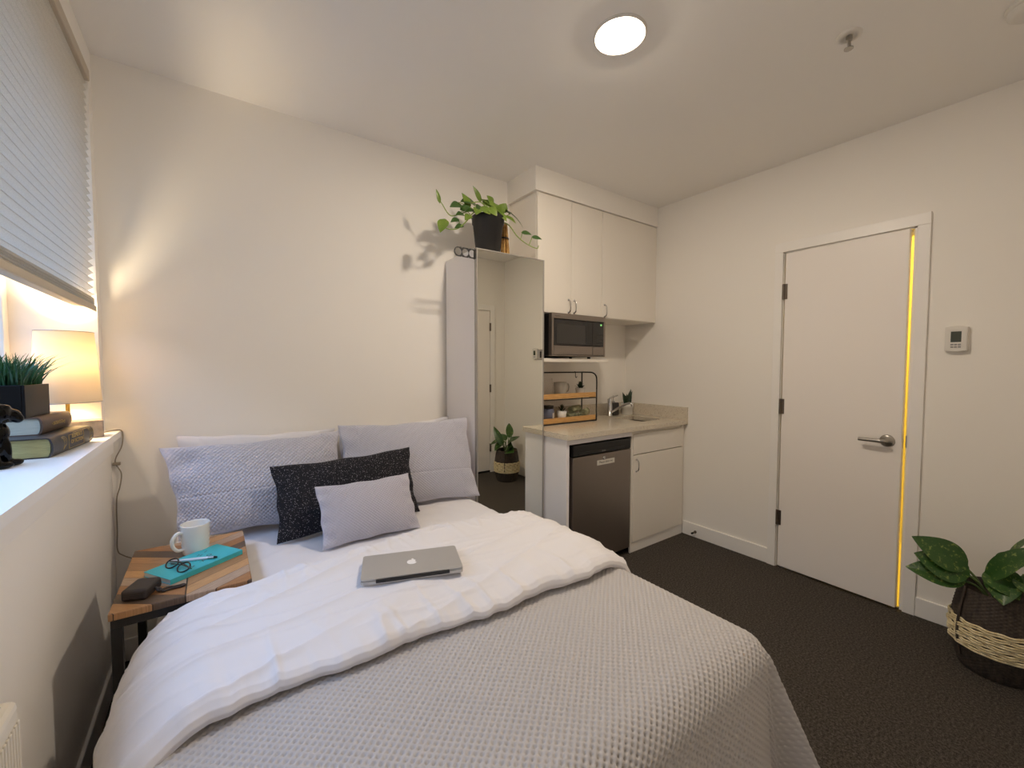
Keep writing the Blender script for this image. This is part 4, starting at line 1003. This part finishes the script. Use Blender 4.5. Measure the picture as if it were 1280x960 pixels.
# ================================================================ COUNTER RACK
RX0, RX1, RY0, RY1 = 1.90, 2.485, 2.335, 2.50; ZR = QZ1
t = thing('counter_rack', (2.19, 2.42, ZR), 'two tier black metal rack with pine shelves on the worktop', 'rack')
for x in (RX0, RX1):
    fb = B().tube([(x, RY0, ZR + .005), (x, RY0, ZR + .20), (x, RY0, ZR + .325), (x, RY0 + .012, ZR + .362), (x, RY0 + .045, ZR + .381), (x, RY0 + .09, ZR + .384), (x, RY1, ZR + .384)], .0055, 8, 5)
    fb.cyl((x, RY1, ZR), (x, RY1, ZR + .389), .0055, seg=10).cyl((x, RY0, ZR + .004), (x, RY1, ZR + .004), .004, seg=8).cyl((x, RY0, ZR + .185), (x, RY1, ZR + .185), .004, seg=8)
    obj('side_frame', fb, W['rackmetal'], t)
obj('rails', B().cyl((RX0, RY1, ZR + .384), (RX1, RY1, ZR + .384), .0055, seg=10).cyl((RX0, RY0, ZR + .185), (RX1, RY0, ZR + .185), .004, seg=8).cyl((RX0, RY0, ZR + .0045), (RX1, RY0, ZR + .0045), .004, seg=8).cyl((RX0, RY1, ZR + .0045), (RX1, RY1, ZR + .0045), .004, seg=8).cyl((RX0, RY1, ZR + .185), (RX1, RY1, ZR + .185), .004, seg=8), W['rackmetal'], t)
SH1, SH2 = ZR + .032, ZR + .212
for z in (SH1, SH2): obj('shelf_board', B().box(RX0 + .006, RX1 - .006, RY0 + .006, RY1 - .006, z - .021, z, .001, 1).box(RX0 + .006, RX1 - .006, RY0 + .002, RY0 + .014, z - .022, z + .016, .001, 1), W['pine'], t)
obj('hook', B().tube([(2.40, RY1, ZR + .39), (2.40, RY1 - .012, ZR + .385), (2.40, RY1 - .012, ZR + .35), (2.40, RY1 - .02, ZR + .34), (2.40, RY1 - .03, ZR + .35)], .0025, 8), W['rackmetal'], t)

c = (2.033, 2.42, SH2)
t = thing('glass_jar', c, 'clear glass jar at the left end of the upper rack shelf', 'jar')
obj('jar_body', B().lathe([(.0001, 0), (.05, 0), (.054, .006), (.054, .085), (.049, .10), (.049, .13), (.046, .13), (.046, .10), (.051, .085), (.051, .008), (.0001, .004)], c, 32), W['jarglass'], t)
c = (2.165, 2.41, SH2)
t = thing('mug', c, 'plain grey white mug on the upper shelf of the counter rack', 'mug')
obj('cup', B().lathe([(.0001, 0), (.044, 0), (.047, .004), (.051, .098), (.048, .099), (.045, .01), (.0001, .006)], c, 32), mat('stoneware', srgb(190, 186, 176), .4), t)
obj('handle', B().tube([(c[0] + .048, c[1], SH2 + .080), (c[0] + .075, c[1] - .004, SH2 + .086), (c[0] + .086, c[1] - .005, SH2 + .06), (c[0] + .076, c[1] - .004, SH2 + .03), (c[0] + .046, c[1], SH2 + .022)], .0048, 8), mat('stoneware handle', srgb(190, 186, 176), .4), t)
def succ(c, r, h, label, spiky):
    t = thing('succulent', c, label, 'potted plant', 'little succulents on the counter rack')
    obj('pot', B().lathe([(.0001, 0), (r * .76, 0), (r * .8, .003), (r, h), (r * .93, h), (r * .9, h - .008)], c, 28), W['ceramic'], t)
    obj('soil', B().lathe([(.0001, h - .006), (r * .9, h - .008)], c, 20), W['soil'], t)
    n = 18
    for i in range(n):
        a = i * 2.4; e = i / n; o_ = r * (1.25 - .9 * e); hh = (.012 + .045 * e) if not spiky else (.02 + .038 * e)
        obj('leaf', leaf(B(), (c[0] + .25 * o_ * math.cos(a), c[1] + .25 * o_ * math.sin(a), c[2] + h - .008 + .02 * e), (c[0] + o_ * math.cos(a), c[1] + o_ * math.sin(a), c[2] + h + hh), (0, 0, 1), .022 if not spiky else .011, 'lance', .2, .3, 6, 2), W['succulent'], t, recalc=False)
succ((2.378, 2.41, SH2), .040, .05, 'little rosette succulent in a pale pot at the right of the upper rack shelf', False)
succ((2.182, 2.41, SH1), .039, .058, 'little spiky succulent in a white pot on the lower rack shelf', True)
c = (2.052, 2.42, SH1)
t = thing('candle_jar', c, 'blue grey candle jar with a dark lid on the lower rack shelf', 'candle')
obj('jar_body', B().lathe([(.0001, 0), (.044, 0), (.047, .004), (.047, .072), (.042, .082), (.0001, .082)], c, 32), W['candle'], t)
obj('lid', B().lathe([(.0001, .106), (.040, .106), (.043, .104), (.043, .084), (.040, .0825)], c, 28), W['black'], t)
obj('paper_label', B().lathe([(.0476, .010), (.0476, .050)], c, 8, a0=-1.45, a1=-.65), W['lens'], t)
def towel(name, cx_, cy_, z, L, r, m, label, ang=0, turns=2.2):
    pts = []; M = Matrix.Translation((cx_, cy_, z)) @ Matrix.Rotation(R(ang), 4, 'Z')
    for i in range(46): q = i / 45; a = q * turns * 2 * math.pi; rr_ = r * (.25 + .75 * q); pts.append((rr_ * math.cos(a) * 1.15, rr_ * math.sin(a) + r))
    th = r * .2; inner = [(p[0] * (1 - th / max(math.hypot(p[0], p[1] - r), 1e-4)), (p[1] - r) * (1 - th / max(math.hypot(p[0], p[1] - r), 1e-4)) + r) for p in pts]
    b = B(); n = len(pts); vs = [(x, -L / 2, z_) for x, z_ in pts] + [(x, L / 2, z_) for x, z_ in pts] + [(x, -L / 2, z_) for x, z_ in inner] + [(x, L / 2, z_) for x, z_ in inner]
    fs = [(i, i + 1, n + i + 1, n + i) for i in range(n - 1)] + [(2 * n + i, 3 * n + i, 3 * n + i + 1, 2 * n + i + 1) for i in range(n - 1)] + [(i, 2 * n + i, 2 * n + i + 1, i + 1) for i in range(n - 1)] + [(n + i, n + i + 1, 3 * n + i + 1, 3 * n + i) for i in range(n - 1)]
    b.add(vs, fs, True, M); return tag(obj(name, b, m), label, 'towel', 'green towels on the counter rack')
towel('rolled_towel', 2.335, 2.43, SH1 + .0345, .12, .030, W['towel'], 'rolled light green towel on top of the patterned towel', -74)
towel('rolled_towel', 2.430, 2.415, SH1, .085, .034, W['towel'], 'rolled plain green towel at the right of the lower rack shelf', -62)
tb = B().box(-.072, .072, -.05, .05, 0, .017, .006, 3, Matrix.Translation((2.305, 2.42, SH1)) @ Matrix.Rotation(R(4), 4, 'Z')).box(-.065, .065, -.05, .045, .0172, .034, .006, 3, Matrix.Translation((2.298, 2.424, SH1)) @ Matrix.Rotation(R(-3), 4, 'Z'))
tag(obj('folded_towel', tb, W['towelp']), 'dark patterned green towel folded flat beside the spiky succulent', 'towel', 'green towels on the counter rack')

# ================================================================ RIGHT WALL: thermostat, door stop, basket plant
t = thing('thermostat', (XR, .444, 1.44), 'white thermostat with a grey screen beside the door', 'thermostat')
TM = frame((XR, .444, 1.509), (0, -1, 0), (0, 0, 1), (-1, 0, 0))
poly = [(-.041 + .002 * 0, -.060), (-.02, -.0655), (0, -.067), (.02, -.0655), (.041, -.060), (.0415, .060), (.02, .0655), (0, .067), (-.02, .0655), (-.0415, .060)]
obj('housing', B().prism(poly, 'z', -.002, .024, False, TM).prism([(x * .94, y * .95) for x, y in poly], 'z', .024, .0275, False, TM), W['whiteplas'], t)
obj('screen', B().box(-.019, .019, -.016, .038, .027, .0285, 0, 1, TM), W['lcd'], t)
bb = B()
for i in range(2):
    for j in range(3): bb.box(-.019 + j * .0132, -.008 + j * .0132, -.045 + i * .012, -.037 + i * .012, .027, .0285, .0008, 1, TM)
obj('buttons', bb, W['greyplas'], t)
t = thing('door_stop', (XR - .012, 1.845, .045), 'small spring door stop on the baseboard in the far corner', 'door stop')
obj('spring', B().lathe([(.011, 0), (.011, .006), (.006, .010), (.006, .04), (.0001, .04)], M=frame((XR - .012, 1.845, .045), (0, 1, 0), (0, 0, 1), (-1, 0, 0)), seg=14), W['darkmetal'], t)
obj('rubber_tip', B().cyl((XR - .050, 1.845, .045), (XR - .064, 1.845, .045), .008, .007, 12), W['black'], t)

KX, KYP = 2.842, .236
t = thing('basket_plant', (KX, KYP, 0), 'large dark leaved plant in a black and cream woven basket on the floor', 'potted plant')
def rad(z): # basket silhouette
    zz = [0, .02, .10, .18, .26, .33, .372]; rr = [.112, .122, .143, .149, .142, .130, .123]; return float(np.interp(z, zz, rr))
wb = B(); nz, na = 120, 128; P = np.zeros((nz, na + 1, 3))
for i in range(nz):
    z = .372 * i / (nz - 1)
    for j in range(na + 1):
        a = 2 * math.pi * j / na; r_ = rad(z) + .0022 * math.sin(a * 32) * math.cos(math.pi * z / .0075) ; P[i, j] = (KX + r_ * math.cos(a), KYP + r_ * math.sin(a), z)
wb.grid(P); Q_ = np.zeros((8, na + 1, 3))
for i in range(8):
    for j in range(na + 1):
        a = 2 * math.pi * j / na; r_ = rad(.372) - .012 if i else rad(.372); z = .372 - .04 * i; Q_[i, j] = (KX + r_ * math.cos(a), KYP + r_ * math.sin(a), z)
wb.grid(Q_); wb.lathe([(.0001, .001), (.112, .001)], (KX, KYP, 0), 32)
bk = obj('basket', wb, W['wicker'], t)
rp = B(); rows = 6
for i in range(rows):
    z = .122 + .0205 * i
    for st2 in (0, 1):
        pts = []
        for j in range(112):
            a = 2 * math.pi * j / 112; wob = math.sin(a * 14 + (math.pi if i % 2 else 0)); r_ = rad(z) + .0035 + .0042 * wob
            pts.append((KX + r_ * math.cos(a), KYP + r_ * math.sin(a), z + (.0048 if st2 else -.0048) + .0012 * math.sin(a * 14 + i)))
        rp.tube(pts, .0046, 6, 1, True)
obj('rope_band', rp, W['rope'], bk)
hp = B()
for a0 in (2.35, 2.35 + math.pi):
    hp.tube([(KX + (rad(z) + .007) * math.cos(a0 + da), KYP + (rad(z) + .007) * math.sin(a0 + da), z) for z, da in ((.06, 0), (.16, .0), (.25, 0), (.34, 0), (.375, .0))], .005, 8)
obj('handle_cord', hp, W['wicker'], bk)
obj('soil', B().lathe([(.0001, .335), (.112, .33)], (KX, KYP, 0), 28), W['soil'], t)
AG = [ # base, tip, up, width
 ((2.80, .33, .440), (2.745, .512, .545), (-.75, -.1, .6), .135),
 ((2.79, .32, .415), (2.735, .500, .470), (-.85, 0, .5), .14),
 ((2.79, .33, .385), (2.735, .528, .392), (-.7, 0, .7), .13),
 ((2.765, .27, .430), (2.735, .11, .640), (-.8, .5, .45), .09),
 ((2.80, .26, .47), (2.715, .17, .395), (-.8, -.2, .5), .12),
 ((2.80, .22, .455), (2.685, .21, .365), (-.7, .1, .7), .115),
 ((2.80, .18, .47), (2.70, .08, .41), (-.7, -.3, .6), .11),
 ((2.88, .22, .50), (2.97, .10, .66), (0, .6, .6), .10),
 ((2.87, .17, .46), (2.90, -.0, .52), (0, -.3, .8), .10),
 ((2.91, .22, .45), (3.06, .20, .50), (.3, 0, .9), .10)]
for i, (a, b_, up_, w_) in enumerate(AG):
    obj('leaf', leaf(B(), a, b_, up_, w_, 'lance', .12, .22, 14, 4), W['aglaonema'], t, recalc=False)
    r0 = (KX + (a[0] - KX) * .35, KYP + (a[1] - KYP) * .35, .33); obj('stalk', B().tube([r0, ((r0[0] + a[0]) / 2, (r0[1] + a[1]) / 2, (r0[2] + a[2]) / 2 + .012), a], .0048, 8), W['aglstem'], t)

# ================================================================ LIGHT
wd = bpy.data.worlds.new('sky'); S.world = wd; wd.use_nodes = True
nt = wd.node_tree; bg = nt.nodes['Background']; bg.inputs[1].default_value = 6.2
tc = nt.nodes.new('ShaderNodeTexCoord'); sz_ = nt.nodes.new('ShaderNodeSeparateXYZ'); rmp = nt.nodes.new('ShaderNodeValToRGB')
nt.links.new(tc.outputs['Generated'], sz_.inputs[0]); nt.links.new(sz_.outputs[2], rmp.inputs[0]); nt.links.new(rmp.outputs[0], bg.inputs[0])
el = rmp.color_ramp.elements       # dark street and houses opposite, then hazy low sky, blue overhead
el[0].position = .25; el[0].color = (.035, .04, .045, 1); el[1].position = .31; el[1].color = (.26, .31, .37, 1)
for p_, c_ in ((.62, (.30, .46, .74, 1)), (.80, (.38, .68, 1.25, 1)), (1.0, (.42, .76, 1.4, 1))): el.new(p_).color = c_
def lamp(name, typ, loc, col, e, size=.05):
    l = bpy.data.lights.new(name, typ); l.color = col; l.energy = e
    if typ == 'POINT': l.shadow_soft_size = size
    o = bpy.data.objects.new(name, l); COL.objects.link(o); o.location = loc; return o
lamp('lamp_bulb_light', 'POINT', (LX, LY, WZ0 + .30), (1, .80, .52), 24, .03)
lamp('hall_light', 'POINT', (3.75, .95, 2.3), (1, .66, .05), 26, .1)
po = bpy.data.lights.new('window_portal', 'AREA'); po.shape = 'RECTANGLE'; po.size = 1.54; po.size_y = 2.06; po.cycles.is_portal = True
p = bpy.data.objects.new('window_portal', po); COL.objects.link(p); p.location = (-.74, 1.47, 1.84); p.rotation_euler = (0, R(-90), 0)

# ================================================================ CAMERA
F = 525.585; yaw, pitch, roll = R(35.3847), R(2.4974), R(.0697)
fw = Vector((math.sin(yaw) * math.cos(pitch), math.cos(yaw) * math.cos(pitch), -math.sin(pitch)))
rt = Vector((math.cos(yaw), -math.sin(yaw), 0)); up = rt.cross(fw)
rt2 = rt * math.cos(roll) + up * math.sin(roll); up2 = -rt * math.sin(roll) + up * math.cos(roll)
cd = bpy.data.cameras.new('camera'); cd.sensor_width = 36; cd.sensor_fit = 'HORIZONTAL'; cd.lens = F * 36 / 1280; cd.clip_start = .02
co = bpy.data.objects.new('camera', cd); COL.objects.link(co); co.matrix_world = frame((0, 0, 1.37), rt2, up2, -fw); S.camera = co
S.view_settings.view_transform = 'Standard'; S.view_settings.look = 'None'; S.view_settings.gamma = 1; S.view_settings.use_curve_mapping = False
S.view_settings.exposure = 0.0
S.cycles.use_denoising = True; S.cycles.max_bounces = 10; S.cycles.diffuse_bounces = 6; S.cycles.glossy_bounces = 5; S.cycles.transmission_bounces = 6
S.cycles.sample_clamp_indirect = 6
